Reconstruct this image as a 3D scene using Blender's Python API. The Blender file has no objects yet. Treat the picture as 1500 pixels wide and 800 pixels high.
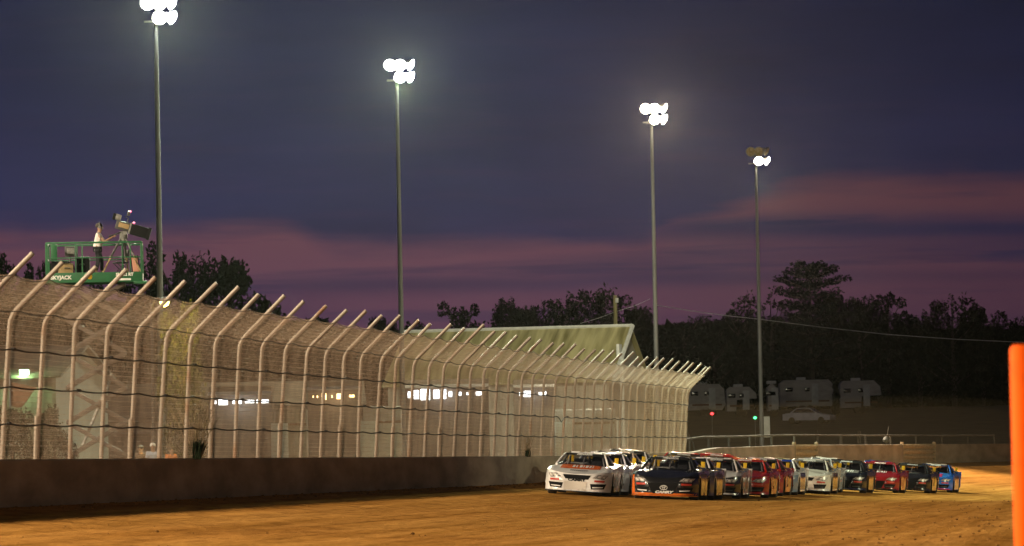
import bpy, bmesh, math, random
from mathutils import Vector, Matrix, noise as mnoise
random.seed(11)
PI = math.pi
R_ = math.radians
scene = bpy.context.scene
COL = scene.collection

# ------------------------------------------------------------------ helpers
def link(o, parent=None):
    COL.objects.link(o)
    if parent is not None:
        o.parent = parent
    return o

def tag(o, label=None, cat=None, group=None, kind=None):
    if label: o['label'] = label
    if cat: o['category'] = cat
    if group: o['group'] = group
    if kind: o['kind'] = kind
    return o

def empty(name, loc=(0, 0, 0), rz=0.0, label=None, cat=None, group=None):
    o = bpy.data.objects.new(name, None)
    o.empty_display_size = 0.3
    link(o)
    o.location = loc
    o.rotation_euler = (0, 0, rz)
    tag(o, label, cat, group)
    return o

class MB:
    """collects faces, then links them as one mesh object"""
    def __init__(s):
        s.v = []; s.f = []; s.m = []; s.uv = None
    def add(s, vs, fs, mi=0):
        b = len(s.v)
        s.v += [tuple(p) for p in vs]
        for f in fs:
            s.f.append(tuple(i + b for i in f)); s.m.append(mi)
    def box(s, c, d, rot=None, mi=0, taper=1.0):
        x, y, z = d[0] / 2, d[1] / 2, d[2] / 2
        vs = []
        for sz in (-1, 1):
            k = 1.0 if sz < 0 else taper
            for sx, sy in ((-1, -1), (1, -1), (1, 1), (-1, 1)):
                vs.append(Vector((sx * x * k, sy * y * k, sz * z)))
        if rot is not None:
            vs = [rot @ p for p in vs]
        c = Vector(c)
        s.add([p + c for p in vs], [(3, 2, 1, 0), (4, 5, 6, 7), (0, 1, 5, 4), (1, 2, 6, 5), (2, 3, 7, 6), (3, 0, 4, 7)], mi)
    def bbox(s, c, d, bev=0.02, rot=None, mi=0):
        """box with chamfered edges"""
        bm = bmesh.new()
        bmesh.ops.create_cube(bm, size=1)
        bmesh.ops.scale(bm, vec=d, verts=bm.verts)
        bmesh.ops.bevel(bm, geom=bm.edges[:] + bm.verts[:], offset=bev, segments=2, affect='EDGES', profile=0.6)
        bm.verts.index_update()
        c = Vector(c)
        vs = [(rot @ v.co if rot is not None else v.co) + c for v in bm.verts]
        s.add(vs, [tuple(v.index for v in f.verts) for f in bm.faces], mi)
        bm.free()
    def tube(s, pts, r, seg=8, caps=True, mi=0):
        pts = [Vector(p) for p in pts]
        n = len(pts)
        rr = r if isinstance(r, (list, tuple)) else [r] * n
        vs = []
        up = Vector((0, 0, 1))
        prev = None
        for i, p in enumerate(pts):
            t = (pts[min(i + 1, n - 1)] - pts[max(i - 1, 0)]).normalized()
            if prev is None:
                a = t.cross(up)
                if a.length < 1e-3: a = t.cross(Vector((1, 0, 0)))
            else:
                a = prev - t * prev.dot(t)
                if a.length < 1e-4: a = t.cross(Vector((1, 0, 0)))
            a.normalize(); prev = a
            b = t.cross(a)
            for k in range(seg):
                w = 2 * PI * k / seg
                vs.append(p + (a * math.cos(w) + b * math.sin(w)) * rr[i])
        fs = []
        for i in range(n - 1):
            for k in range(seg):
                k2 = (k + 1) % seg
                fs.append((i * seg + k, i * seg + k2, (i + 1) * seg + k2, (i + 1) * seg + k))
        if caps:
            fs.append(tuple(reversed(range(seg))))
            fs.append(tuple((n - 1) * seg + k for k in range(seg)))
        s.add(vs, fs, mi)
    def lathe(s, prof, M=None, seg=16, mi=0):
        """prof: list of (r, z) turned about local z, placed by matrix M"""
        vs = []
        for r, z in prof:
            for k in range(seg):
                w = 2 * PI * k / seg
                p = Vector((r * math.cos(w), r * math.sin(w), z))
                vs.append(M @ p if M is not None else p)
        fs = []
        for i in range(len(prof) - 1):
            for k in range(seg):
                k2 = (k + 1) % seg
                fs.append((i * seg + k, i * seg + k2, (i + 1) * seg + k2, (i + 1) * seg + k))
        if prof[0][0] > 1e-4: fs.append(tuple(reversed(range(seg))))
        if prof[-1][0] > 1e-4: fs.append(tuple((len(prof) - 1) * seg + k for k in range(seg)))
        s.add(vs, fs, mi)
    def grid(s, fn, nu, nv, mi=0):
        vs = [fn(i / nu, j / nv) for j in range(nv + 1) for i in range(nu + 1)]
        w = nu + 1
        s.add(vs, [(j * w + i, j * w + i + 1, (j + 1) * w + i + 1, (j + 1) * w + i) for j in range(nv) for i in range(nu)], mi)
    def prism(s, poly, y0, y1, mi=0):
        """poly: (x,z) list extruded along y"""
        n = len(poly)
        vs = [(x, y0, z) for x, z in poly] + [(x, y1, z) for x, z in poly]
        fs = [tuple(range(n)), tuple(reversed(range(n, 2 * n)))]
        for i in range(n):
            j = (i + 1) % n
            fs.append((i, i + n, j + n, j))
        s.add(vs, fs, mi)
    def mesh(s, name, mats, smooth=True, angle=35, normals=True):
        me = bpy.data.meshes.new(name)
        me.from_pydata(s.v, [], s.f)
        for m in (mats if isinstance(mats, (list, tuple)) else [mats]):
            me.materials.append(m)
        if any(s.m):
            me.polygons.foreach_set('material_index', s.m)
        if normals:
            bm = bmesh.new(); bm.from_mesh(me)
            bmesh.ops.recalc_face_normals(bm, faces=bm.faces[:])
            bm.to_mesh(me); bm.free()
        if smooth:
            me.shade_smooth()
            try: me.set_sharp_from_angle(angle=R_(angle))
            except Exception: pass
        me.update()
        return me
    def build(s, name, mats, parent=None, smooth=True, angle=35, normals=True):
        return link(bpy.data.objects.new(name, s.mesh(name, mats, smooth, angle, normals)), parent)

def children(o):
    return [c for c in bpy.data.objects if c.parent is o]

def copy_tree(o, parent=None):
    c = o.copy(); COL.objects.link(c); c.parent = parent
    for ch in list(o.children):
        copy_tree(ch, c)
    return c

_text_cache = {}
def text_geo(body, size=1.0, shear=0.0, bold=0.0):
    """flat letters as (verts, faces) centred at the origin in x, base line at 0"""
    key = (body, round(size, 3), shear, bold)
    if key in _text_cache: return _text_cache[key]
    cu = bpy.data.curves.new('lettering', 'FONT')
    cu.body = body; cu.size = size; cu.align_x = 'CENTER'; cu.shear = shear; cu.offset = bold
    cu.resolution_u = 3
    o = bpy.data.objects.new('lettering', cu)
    COL.objects.link(o)
    dg = bpy.context.evaluated_depsgraph_get()
    me = bpy.data.meshes.new_from_object(o.evaluated_get(dg))
    vs = [v.co.copy() for v in me.vertices]
    fs = [tuple(p.vertices) for p in me.polygons]
    bpy.data.objects.remove(o); bpy.data.curves.remove(cu); bpy.data.meshes.remove(me)
    _text_cache[key] = (vs, fs)
    return vs, fs

# ------------------------------------------------------------------ materials
def nodes_of(m):
    m.use_nodes = True
    nt = m.node_tree
    return nt, nt.nodes, nt.links

def mat(name, c, rough=0.6, c2=None, scale=3.0, detail=5, metal=0.0, bump=0.0, bscale=None, stretch=(1, 1, 1),
        coat=0.0, emit=None, estr=0.0, dirt=None, dirt_z=0.5, spec=0.5, lo=0.35, hi=0.65):
    m = bpy.data.materials.new(name)
    nt, N, L = nodes_of(m)
    b = N['Principled BSDF']
    b.inputs['Roughness'].default_value = rough
    b.inputs['Metallic'].default_value = metal
    b.inputs['Specular IOR Level'].default_value = spec
    if coat: b.inputs['Coat Weight'].default_value = coat; b.inputs['Coat Roughness'].default_value = 0.06
    tc = N.new('ShaderNodeTexCoord')
    mp = N.new('ShaderNodeMapping'); mp.inputs['Scale'].default_value = stretch
    L.new(tc.outputs['Object'], mp.inputs['Vector'])
    if c2 is None:
        c2 = tuple(x * 0.82 for x in c)
    nz = N.new('ShaderNodeTexNoise'); nz.inputs['Scale'].default_value = scale; nz.inputs['Detail'].default_value = detail
    L.new(mp.outputs['Vector'], nz.inputs['Vector'])
    rp = N.new('ShaderNodeValToRGB')
    rp.color_ramp.elements[0].position = lo; rp.color_ramp.elements[1].position = hi
    rp.color_ramp.elements[0].color = (*c2, 1); rp.color_ramp.elements[1].color = (*c, 1)
    L.new(nz.outputs['Fac'], rp.inputs['Fac'])
    out = rp.outputs['Color']
    if dirt is not None:      # mud thrown up along the lower bodywork, its own splashed outline
        sx = N.new('ShaderNodeSeparateXYZ'); L.new(tc.outputs['Object'], sx.inputs[0])
        n2 = N.new('ShaderNodeTexNoise'); n2.inputs['Scale'].default_value = 7; n2.inputs['Detail'].default_value = 8
        L.new(tc.outputs['Object'], n2.inputs['Vector'])
        mm = N.new('ShaderNodeMath'); mm.operation = 'MULTIPLY_ADD'
        L.new(n2.outputs['Fac'], mm.inputs[0]); mm.inputs[1].default_value = 1.5
        ms = N.new('ShaderNodeMath'); ms.operation = 'MULTIPLY'; ms.inputs[1].default_value = -1.0 / dirt_z
        L.new(sx.outputs['Z'], ms.inputs[0])
        L.new(ms.outputs[0], mm.inputs[2])
        r2 = N.new('ShaderNodeValToRGB'); r2.color_ramp.elements[0].position = 0.15; r2.color_ramp.elements[1].position = 0.9
        L.new(mm.outputs[0], r2.inputs['Fac'])
        mx = N.new('ShaderNodeMixRGB'); mx.inputs[2].default_value = (*dirt, 1)
        L.new(r2.outputs['Color'], mx.inputs[0]); L.new(out, mx.inputs[1])
        out = mx.outputs[0]
    L.new(out, b.inputs['Base Color'])
    if bump:
        nb = N.new('ShaderNodeTexNoise'); nb.inputs['Scale'].default_value = bscale or scale * 4; nb.inputs['Detail'].default_value = 6
        L.new(mp.outputs['Vector'], nb.inputs['Vector'])
        bp = N.new('ShaderNodeBump'); bp.inputs['Strength'].default_value = bump; bp.inputs['Distance'].default_value = 0.05
        L.new(nb.outputs['Fac'], bp.inputs['Height']); L.new(bp.outputs['Normal'], b.inputs['Normal'])
    if emit:
        b.inputs['Emission Color'].default_value = (*emit, 1); b.inputs['Emission Strength'].default_value = estr
    return m

def glass_mat(name, tint, gloss=0.12, rough=0.05):
    m = bpy.data.materials.new(name)
    nt, N, L = nodes_of(m)
    for n in list(N): N.remove(n)
    o = N.new('ShaderNodeOutputMaterial'); t = N.new('ShaderNodeBsdfTransparent'); g = N.new('ShaderNodeBsdfGlossy')
    t.inputs['Color'].default_value = (*tint, 1); g.inputs['Roughness'].default_value = rough
    nz = N.new('ShaderNodeTexNoise'); nz.inputs['Scale'].default_value = 3
    mr = N.new('ShaderNodeMapRange'); mr.inputs['To Min'].default_value = gloss * 0.7; mr.inputs['To Max'].default_value = gloss * 1.3
    tc = N.new('ShaderNodeTexCoord'); L.new(tc.outputs['Object'], nz.inputs['Vector'])
    L.new(nz.outputs['Fac'], mr.inputs['Value'])
    x = N.new('ShaderNodeMixShader'); L.new(mr.outputs[0], x.inputs[0])
    L.new(t.outputs[0], x.inputs[1]); L.new(g.outputs[0], x.inputs[2]); L.new(x.outputs[0], o.inputs[0])
    return m

def siding_mat(name, c, c2, period=0.3, axis='X', rough=0.5, scale=1.2):
    """ribbed metal sheet: ribs by bump, weather streaks running down it"""
    m = mat(name, c, rough, c2, scale=scale, stretch=(2.2, 0.25, 0.25), lo=0.36, hi=0.62)
    nt, N, L = nodes_of(m)
    b = N['Principled BSDF']
    tc = N.new('ShaderNodeTexCoord')
    w = N.new('ShaderNodeTexWave'); w.bands_direction = axis; w.inputs['Scale'].default_value = 1.0 / period * 0.31
    w.inputs['Distortion'].default_value = 0; w.wave_profile = 'SIN'
    L.new(tc.outputs['Object'], w.inputs['Vector'])
    bp = N.new('ShaderNodeBump'); bp.inputs['Strength'].default_value = 0.8; bp.inputs['Distance'].default_value = 0.04
    L.new(w.outputs['Fac'], bp.inputs['Height']); L.new(bp.outputs['Normal'], b.inputs['Normal'])
    return m

M = {}
M['concrete'] = mat('concrete', (0.33, 0.255, 0.19), 0.9, (0.185, 0.135, 0.095), scale=0.9, detail=8, bump=0.35, bscale=6, stretch=(0.5, 0.5, 1.6))
M['post'] = mat('post_steel', (0.21, 0.172, 0.142), 0.55, (0.15, 0.07, 0.032), scale=1.1, detail=6, metal=0.35, lo=0.30, hi=0.43, bump=0.2, bscale=30)
M['wire'] = mat('galvanised_wire', (0.37, 0.265, 0.185), 0.7, (0.28, 0.19, 0.13), scale=2, metal=0.0)
M['cable'] = mat('dark_cable', (0.035, 0.03, 0.03), 0.7, scale=4)
M['pole'] = mat('grey_pole_steel', (0.22, 0.22, 0.235), 0.6, (0.15, 0.15, 0.16), scale=1.5, metal=0.2, stretch=(3, 3, 0.4))
M['lamp_body'] = mat('lamp_housing', (0.30, 0.29, 0.28), 0.4, scale=4, metal=0.6)
M['lens_off'] = mat('unlit_lens', (0.45, 0.36, 0.20), 0.25, (0.3, 0.22, 0.1), scale=6)
M['lift_green'] = mat('green_lift_paint', (0.006, 0.105, 0.032), 0.55, (0.004, 0.07, 0.022), scale=3)
M['lift_dark'] = mat('lift_chassis_grey', (0.06, 0.06, 0.06), 0.6, scale=3)
M['lift_arm'] = mat('scissor_arm_grey', (0.085, 0.062, 0.048), 0.6, scale=3)
M['rubber'] = mat('tyre_rubber', (0.015, 0.014, 0.013), 0.85, (0.05, 0.03, 0.015), scale=9, bump=0.4, bscale=40)
M['white'] = mat('white_marking', (0.78, 0.76, 0.74), 0.5, scale=5)
M['black'] = mat('black_marking', (0.008, 0.008, 0.009), 0.8, scale=5, spec=0.15)
M['blackgloss'] = mat('black_gloss', (0.012, 0.012, 0.014), 0.2, scale=5, coat=0.5)
M['leaf'] = mat('dark_foliage', (0.020, 0.026, 0.013), 0.9, (0.012, 0.016, 0.008), scale=0.7, spec=0.0)
M['leaf2'] = mat('dull_foliage', (0.032, 0.036, 0.017), 0.9, (0.018, 0.021, 0.010), scale=0.7, spec=0.0)
M['needle'] = mat('pine_needles', (0.016, 0.022, 0.013), 0.9, (0.010, 0.014, 0.009), scale=0.8, spec=0.0)
M['bark'] = mat('bark', (0.07, 0.05, 0.035), 0.9, (0.04, 0.03, 0.02), scale=3, stretch=(3, 3, 0.5), bump=0.5)
M['stem'] = mat('dry_weed', (0.16, 0.11, 0.05), 0.8, (0.09, 0.06, 0.03), scale=8)
M['skin'] = mat('skin', (0.38, 0.21, 0.14), 0.55, (0.33, 0.18, 0.12), scale=12)
M['tee'] = mat('white_cotton', (0.74, 0.70, 0.68), 0.85, (0.66, 0.62, 0.60), scale=8, bump=0.3, bscale=14)
M['navy'] = mat('dark_trousers', (0.022, 0.022, 0.030), 0.85, scale=8, bump=0.3, bscale=14)
M['shirt_blue'] = mat('pale_blue_cotton', (0.42, 0.46, 0.56), 0.85, scale=8)
M['shirt_orange'] = mat('orange_cotton', (0.55, 0.16, 0.04), 0.85, scale=8)
M['shirt_dark'] = mat('dark_cotton', (0.06, 0.035, 0.03), 0.85, scale=8)
M['hair'] = mat('dark_hair', (0.03, 0.02, 0.015), 0.7, scale=20)
M['tan'] = mat('tan_canvas', (0.36, 0.25, 0.12), 0.85, scale=6, bump=0.3)
M['cam_grey'] = mat('camera_grey', (0.045, 0.043, 0.041), 0.45, scale=6)
M['cam_light'] = mat('camera_light_panel', (0.24, 0.235, 0.22), 0.4, (0.10, 0.10, 0.095), scale=9)
M['camper'] = mat('camper_white', (0.46, 0.43, 0.42), 0.6, (0.34, 0.31, 0.30), scale=1.2, stretch=(1, 1, 3))
M['stall'] = mat('stall_tan', (0.17, 0.145, 0.115), 0.7, (0.12, 0.10, 0.08), scale=1.0)
M['dark_glass'] = mat('dark_glass', (0.012, 0.012, 0.014), 0.12, scale=3)
M['silver'] = mat('silver_car_paint', (0.68, 0.68, 0.72), 0.35, scale=2, metal=0.3, coat=0.5)
M['rim'] = mat('wheel_steel', (0.30, 0.28, 0.26), 0.45, (0.10, 0.08, 0.06), scale=8, metal=0.5)
M['shed'] = siding_mat('white_shed_siding', (0.36, 0.34, 0.30), (0.27, 0.24, 0.21), 0.5)
M['beige'] = siding_mat('beige_siding', (0.26, 0.22, 0.17), (0.19, 0.16, 0.12), 0.4)
M['roof_green'] = siding_mat('mossy_metal_roof', (0.43, 0.385, 0.21), (0.17, 0.15, 0.06), 0.9, scale=0.8)
M['trim'] = mat('pale_trim', (0.56, 0.56, 0.56), 0.5, scale=3)
M['gate'] = mat('gate_steel', (0.38, 0.30, 0.20), 0.6, (0.26, 0.18, 0.10), scale=2, metal=0.2, stretch=(1, 1, 5))
M['rail'] = mat('rail_pipe', (0.06, 0.05, 0.042), 0.7, scale=3)
M['wood'] = mat('pole_wood', (0.30, 0.27, 0.13), 0.9, (0.18, 0.16, 0.08), scale=3, stretch=(4, 4, 0.4), bump=0.4)
M['orange'] = mat('orange_marker_plastic', (0.90, 0.105, 0.002), 0.7, (0.62, 0.075, 0.004), detail=9, scale=5, lo=0.28, hi=0.5, spec=0.1)
M['tarp'] = mat('brown_tarp', (0.16, 0.075, 0.035), 0.9, scale=3)
M['windshield'] = glass_mat('windshield_glass', (0.62, 0.62, 0.66), 0.10)
M['rear_glass'] = glass_mat('rear_glass', (0.8, 0.8, 0.8), 0.08)
M['spoiler'] = mat('yellow_spoiler', (0.62, 0.38, 0.012), 0.4, scale=3)
M['headlight'] = mat('headlight_decal', (0.42, 0.38, 0.36), 0.3, (0.10, 0.09, 0.09), scale=14, lo=0.42, hi=0.55)
M['bulb'] = mat('headlight_bright', (0.75, 0.68, 0.62), 0.25, scale=14)
M['redmark'] = mat('red_sticker', (0.60, 0.05, 0.03), 0.4, scale=6)
M['cage'] = mat('roll_cage_tube', (0.40, 0.38, 0.36), 0.4, scale=6)
M['seat'] = mat('racing_seat_black', (0.02, 0.02, 0.022), 0.7, scale=6)

def emitter(name, c, s):
    m = bpy.data.materials.new(name)
    nt, N, L = nodes_of(m)
    b = N['Principled BSDF']
    b.inputs['Base Color'].default_value = (0.8, 0.8, 0.8, 1)
    nz = N.new('ShaderNodeTexNoise'); nz.inputs['Scale'].default_value = 4
    mr = N.new('ShaderNodeMapRange'); mr.inputs['To Min'].default_value = s * 0.8; mr.inputs['To Max'].default_value = s * 1.2
    L.new(nz.outputs['Fac'], mr.inputs['Value']); L.new(mr.outputs[0], b.inputs['Emission Strength'])
    b.inputs['Emission Color'].default_value = (*c, 1)
    return m
M['lens_white'] = emitter('lit_lens_white', (0.95, 1.0, 0.92), 260)
M['lens_warm'] = emitter('lit_lens_warm', (1.0, 0.86, 0.62), 260)
M['lit_window'] = emitter('lit_window', (0.95, 0.98, 1.0), 5)
M['lit_warm'] = emitter('lit_window_warm', (1.0, 0.66, 0.28), 6)
M['lamp_green'] = emitter('lit_lamp_green', (0.55, 1.0, 0.55), 9)
M['lamp_yellow'] = emitter('lit_lamp_yellow', (1.0, 0.74, 0.10), 60)
M['dot_red'] = emitter('red_lamp', (1.0, 0.02, 0.03), 5)
M['dot_green'] = emitter('green_lamp', (0.05, 1.0, 0.25), 4)
M['dot_pink'] = emitter('pink_lamp', (1.0, 0.06, 0.30), 1.6)

# dirt of the racing surface: streaks along the line the cars take (uv = metres along, metres across)
def dirt_mat():
    m = bpy.data.materials.new('packed_clay')
    nt, N, L = nodes_of(m)
    b = N['Principled BSDF']; b.inputs['Roughness'].default_value = 1.0; b.inputs['Specular IOR Level'].default_value = 0.0
    uv = N.new('ShaderNodeUVMap'); uv.uv_map = 'lane'
    def nz(sx, sy, sc, det, rough=0.55):
        mp = N.new('ShaderNodeMapping'); mp.inputs['Scale'].default_value = (sx, sy, 1)
        L.new(uv.outputs[0], mp.inputs['Vector'])
        n = N.new('ShaderNodeTexNoise'); n.inputs['Scale'].default_value = sc; n.inputs['Detail'].default_value = det; n.inputs['Roughness'].default_value = rough
        L.new(mp.outputs[0], n.inputs['Vector']); return n.outputs['Fac']
    def ramp(f, p0, c0, p1, c1):
        r = N.new('ShaderNodeValToRGB'); e = r.color_ramp.elements
        e[0].position = p0; e[0].color = (*c0, 1); e[1].position = p1; e[1].color = (*c1, 1)
        L.new(f, r.inputs['Fac']); return r.outputs['Color']
    streak = nz(0.035, 1.0, 1.1, 7, 0.62)
    patch = nz(0.06, 0.22, 1.0, 6)
    fine = nz(0.55, 1.0, 1.3, 9, 0.72)
    scr = nz(0.03, 2.2, 1.0, 5, 0.6)
    base = ramp(streak, 0.34, (0.30, 0.138, 0.030), 0.64, (0.47, 0.232, 0.062))
    p = ramp(patch, 0.38, (0.76, 0.70, 0.66), 0.60, (1.0, 1.0, 1.0))
    f = ramp(fine, 0.34, (0.50, 0.45, 0.42), 0.52, (1.06, 1.05, 1.04))
    sc_ = ramp(scr, 0.34, (0.45, 0.40, 0.36), 0.44, (1.0, 1.0, 1.0))
    m1 = N.new('ShaderNodeMixRGB'); m1.blend_type = 'MULTIPLY'; m1.inputs[0].default_value = 0.8
    L.new(base, m1.inputs[1]); L.new(p, m1.inputs[2])
    m2 = N.new('ShaderNodeMixRGB'); m2.blend_type = 'MULTIPLY'; m2.inputs[0].default_value = 0.8
    L.new(m1.outputs[0], m2.inputs[1]); L.new(f, m2.inputs[2])
    m3 = N.new('ShaderNodeMixRGB'); m3.blend_type = 'MULTIPLY'; m3.inputs[0].default_value = 0.5
    L.new(m2.outputs[0], m3.inputs[1]); L.new(sc_, m3.inputs[2])
    L.new(m3.outputs[0], b.inputs['Base Color'])
    groove = nz(0.05, 1.0, 2.6, 6, 0.6)
    ad = N.new('ShaderNodeMath'); ad.operation = 'MULTIPLY_ADD'; ad.inputs[1].default_value = 0.5
    clod = nz(1.0, 1.0, 1.6, 9, 0.65)
    L.new(groove, ad.inputs[0]); L.new(clod, ad.inputs[2])
    bp = N.new('ShaderNodeBump'); bp.inputs['Strength'].default_value = 0.7; bp.inputs['Distance'].default_value = 0.14
    L.new(ad.outputs[0], bp.inputs['Height']); L.new(bp.outputs['Normal'], b.inputs['Normal'])
    return m
M['clay'] = dirt_mat()
M['grass_ground'] = mat('rough_grass', (0.075, 0.070, 0.030), 0.95, (0.04, 0.035, 0.016), scale=0.5, detail=8, bump=0.5, bscale=3)

# ------------------------------------------------------------------ camera
FPX = 6300.0
CAM = Vector((0, 0, 1.6))
pitch = math.atan(281.6 / FPX); roll = math.atan(0.0192)
Fw = Vector((0, math.cos(pitch), math.sin(pitch)))
r0 = Vector((1, 0, 0)); u0 = Vector((0, -math.sin(pitch), math.cos(pitch)))
Rv = r0 * math.cos(roll) - u0 * math.sin(roll)
Uv = r0 * math.sin(roll) + u0 * math.cos(roll)
cam = bpy.data.cameras.new('camera')
cam.sensor_width = 36.0; cam.lens = FPX / 1500 * 36.0
cam.clip_start = 0.5; cam.clip_end = 6000
camo = bpy.data.objects.new('camera', cam); COL.objects.link(camo)
rm = Matrix((Rv, Uv, -Fw)).transposed()
camo.matrix_world = Matrix.Translation(CAM) @ rm.to_4x4()
cam.dof.use_dof = True; cam.dof.focus_distance = 140; cam.dof.aperture_fstop = 4.0
scene.camera = camo
def at(px, py, d):
    """where in the world a spot of the photograph lies at depth d (survey help)"""
    return CAM + (Fw + Rv * ((px - 750) / FPX) + Uv * ((400 - py) / FPX)) * d

# ------------------------------------------------------------------ the line of the outer wall (t along, n towards the track)
UX, UY = 0.15893, 0.98728
P0 = Vector((-23.07, 0.0))
T_ARC = 193.0 / UY
RAD = 428.0
U2 = Vector((UX, UY)); NR = Vector((UY, -UX))
A0 = P0 + U2 * T_ARC
CEN = A0 + NR * RAD
HEAD = math.atan2(UX, UY)
def wp(t, n=0.0):
    if t <= T_ARC:
        return P0 + U2 * t + NR * n
    a = HEAD + (t - T_ARC) / RAD
    return CEN + Vector((-math.cos(a), math.sin(a))) * (RAD - n)
def wdir(t):
    a = HEAD + max(0, t - T_ARC) / RAD
    return Vector((math.sin(a), math.cos(a)))
def tn(x, y):
    p = Vector((x, y))
    t = (p - P0).dot(U2)
    if t <= T_ARC:
        return t, (p - P0).dot(NR)
    v = p - CEN
    a = math.atan2(v.y, -v.x)
    return T_ARC + (a - HEAD) * RAD, RAD - v.length
def lerp(a, b, f): return a + (b - a) * f
def pw(x, pts):
    if x <= pts[0][0]: return pts[0][1]
    for (x0, y0), (x1, y1) in zip(pts, pts[1:]):
        if x <= x1:
            f = (x - x0) / (x1 - x0); f = f * f * (3 - 2 * f)
            return lerp(y0, y1, f)
    return pts[-1][1]
def wall_base(t): return pw(t, [(140, 1.0), (176, 1.11), (215, 1.22), (290, 1.27)])
def wall_top(t): return pw(t, [(150, 1.90), (192, 2.01), (206, 2.26), (235, 2.40)])
def track_z(t, n):
    A = pw(t, [(130, 0.78), (174, 1.78), (217, 2.35)]); K = pw(t, [(134, 6.0), (168, 12.0)])
    return wall_base(t) - A * (1 - math.exp(-max(n, 0) / K))
def out_z(x, y, t, n):
    return wall_base(min(t, 290)) - 0.1 + 0.038 * min(max(y - 290, 0), 145) + 0.012 * max(0, y - 435)
def ground_z(x, y):
    t, n = tn(x, y)
    return track_z(t, n) if n >= 0 else out_z(x, y, t, n)

# ------------------------------------------------------------------ ground sheets
def sheet(name, ts, ns, zf, material):
    mb = MB()
    vs = []; uvs = []
    for t in ts:
        for n in ns:
            p = wp(t, n)
            vs.append((p.x, p.y, zf(p.x, p.y, t, n))); uvs.append((t, n))
    w = len(ns)
    mb.add(vs, [(i * w + j, i * w + j + 1, (i + 1) * w + j + 1, (i + 1) * w + j) for i in range(len(ts) - 1) for j in range(w - 1)])
    o = mb.build(name, material, None, True, 180)
    uvl = o.data.uv_layers.new(name='lane')
    for l in o.data.loops:
        uvl.data[l.index].uv = uvs[l.vertex_index]
    return o
def frange(a, b, s):
    k = max(1, int(round((b - a) / s)))
    return [a + (b - a) * i / k for i in range(k + 1)]
def fbm(x, y, s, o=4):
    return mnoise.fractal(Vector((x * s, y * s, 3.1)), 1.0, 2.0, o)
def zt(x, y, t, n):
    z = track_z(t, n)
    ampl = 0.010 + 0.05 * min(1, max(0, n - 15) / 5.0)
    z += ampl * fbm(x, y, 0.9, 4)
    z += 0.012 * mnoise.noise(Vector((t * 0.03, n * 1.3, 0)))
    if n > 15:      # churned-up edge of the infield
        z += 0.05 * math.exp(-((n - 19.5 - 1.0 * fbm(x, y, 0.08, 2)) / 1.6) ** 2)
    return z
ts = frange(-40, 50, 5)[:-1] + frange(50, 110, 0.45)[:-1] + frange(110, 300, 1.0)[:-1] + frange(300, 560, 6)
ns = frange(0, 24, 0.28)[:-1] + frange(24, 40, 1.0)[:-1] + frange(40, 120, 8)
track = sheet('dirt_track', ts, ns, zt, M['clay']); tag(track, kind='structure')
ts2 = frange(-60, 200, 10)[:-1] + frange(200, 520, 8)[:-1] + frange(520, 700, 12)
ns2 = [-1600, -1100, -800, -600, -480] + frange(-400, -12, 6) + [-6, -3, -1.2, -0.15, 0.05]
gr = sheet('ground', ts2, ns2, lambda x, y, t, n: out_z(x, y, t, n) + (0.05 * fbm(x, y, 0.3, 3) if n < -2 else 0), M['grass_ground'])
tag(gr, kind='structure')

# loose clods thrown off the tyres: at the foot of the wall and along the rough infield edge
clods = MB(); rnd = random.Random(77)
def clod(p, r):
    bm = bmesh.new(); bmesh.ops.create_icosphere(bm, subdivisions=1, radius=r)
    sd = rnd.random() * 50
    vs = [v.co * (1 + 0.5 * mnoise.noise(v.co / r * 1.3 + Vector((sd, 0, 0)))) for v in bm.verts]
    bm.verts.index_update()
    clods.add([Vector((v.x, v.y, v.z * 0.7)) + p for v in vs], [tuple(v.index for v in f.verts) for f in bm.faces]); bm.free()
for i in range(2400):
    k = rnd.random()
    if k < 0.30: t, n_, r = rnd.uniform(75, 190), abs(rnd.gauss(0.25, 0.25)) + 0.18, rnd.uniform(0.01, 0.045)
    elif k < 0.62: t, n_, r = rnd.uniform(60, 230), rnd.uniform(1, 15), rnd.uniform(0.006, 0.018) * (1 + (rnd.random() < 0.04) * 1.5)
    else: t, n_, r = rnd.uniform(60, 150), rnd.gauss(20.0, 2.6), rnd.uniform(0.008, 0.035)
    q = wp(t, n_)
    clod(Vector((q.x, q.y, zt(q.x, q.y, t, n_) + r * 0.2)), r)
cl_ = clods.build('dirt_clods', mat('damp_clay', (0.20, 0.092, 0.022), 1.0, (0.11, 0.05, 0.013), scale=3, spec=0.05), None, True, 60)
tag(cl_, 'loose clods of damp clay scattered on the dirt track', 'dirt', kind='stuff')

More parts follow.
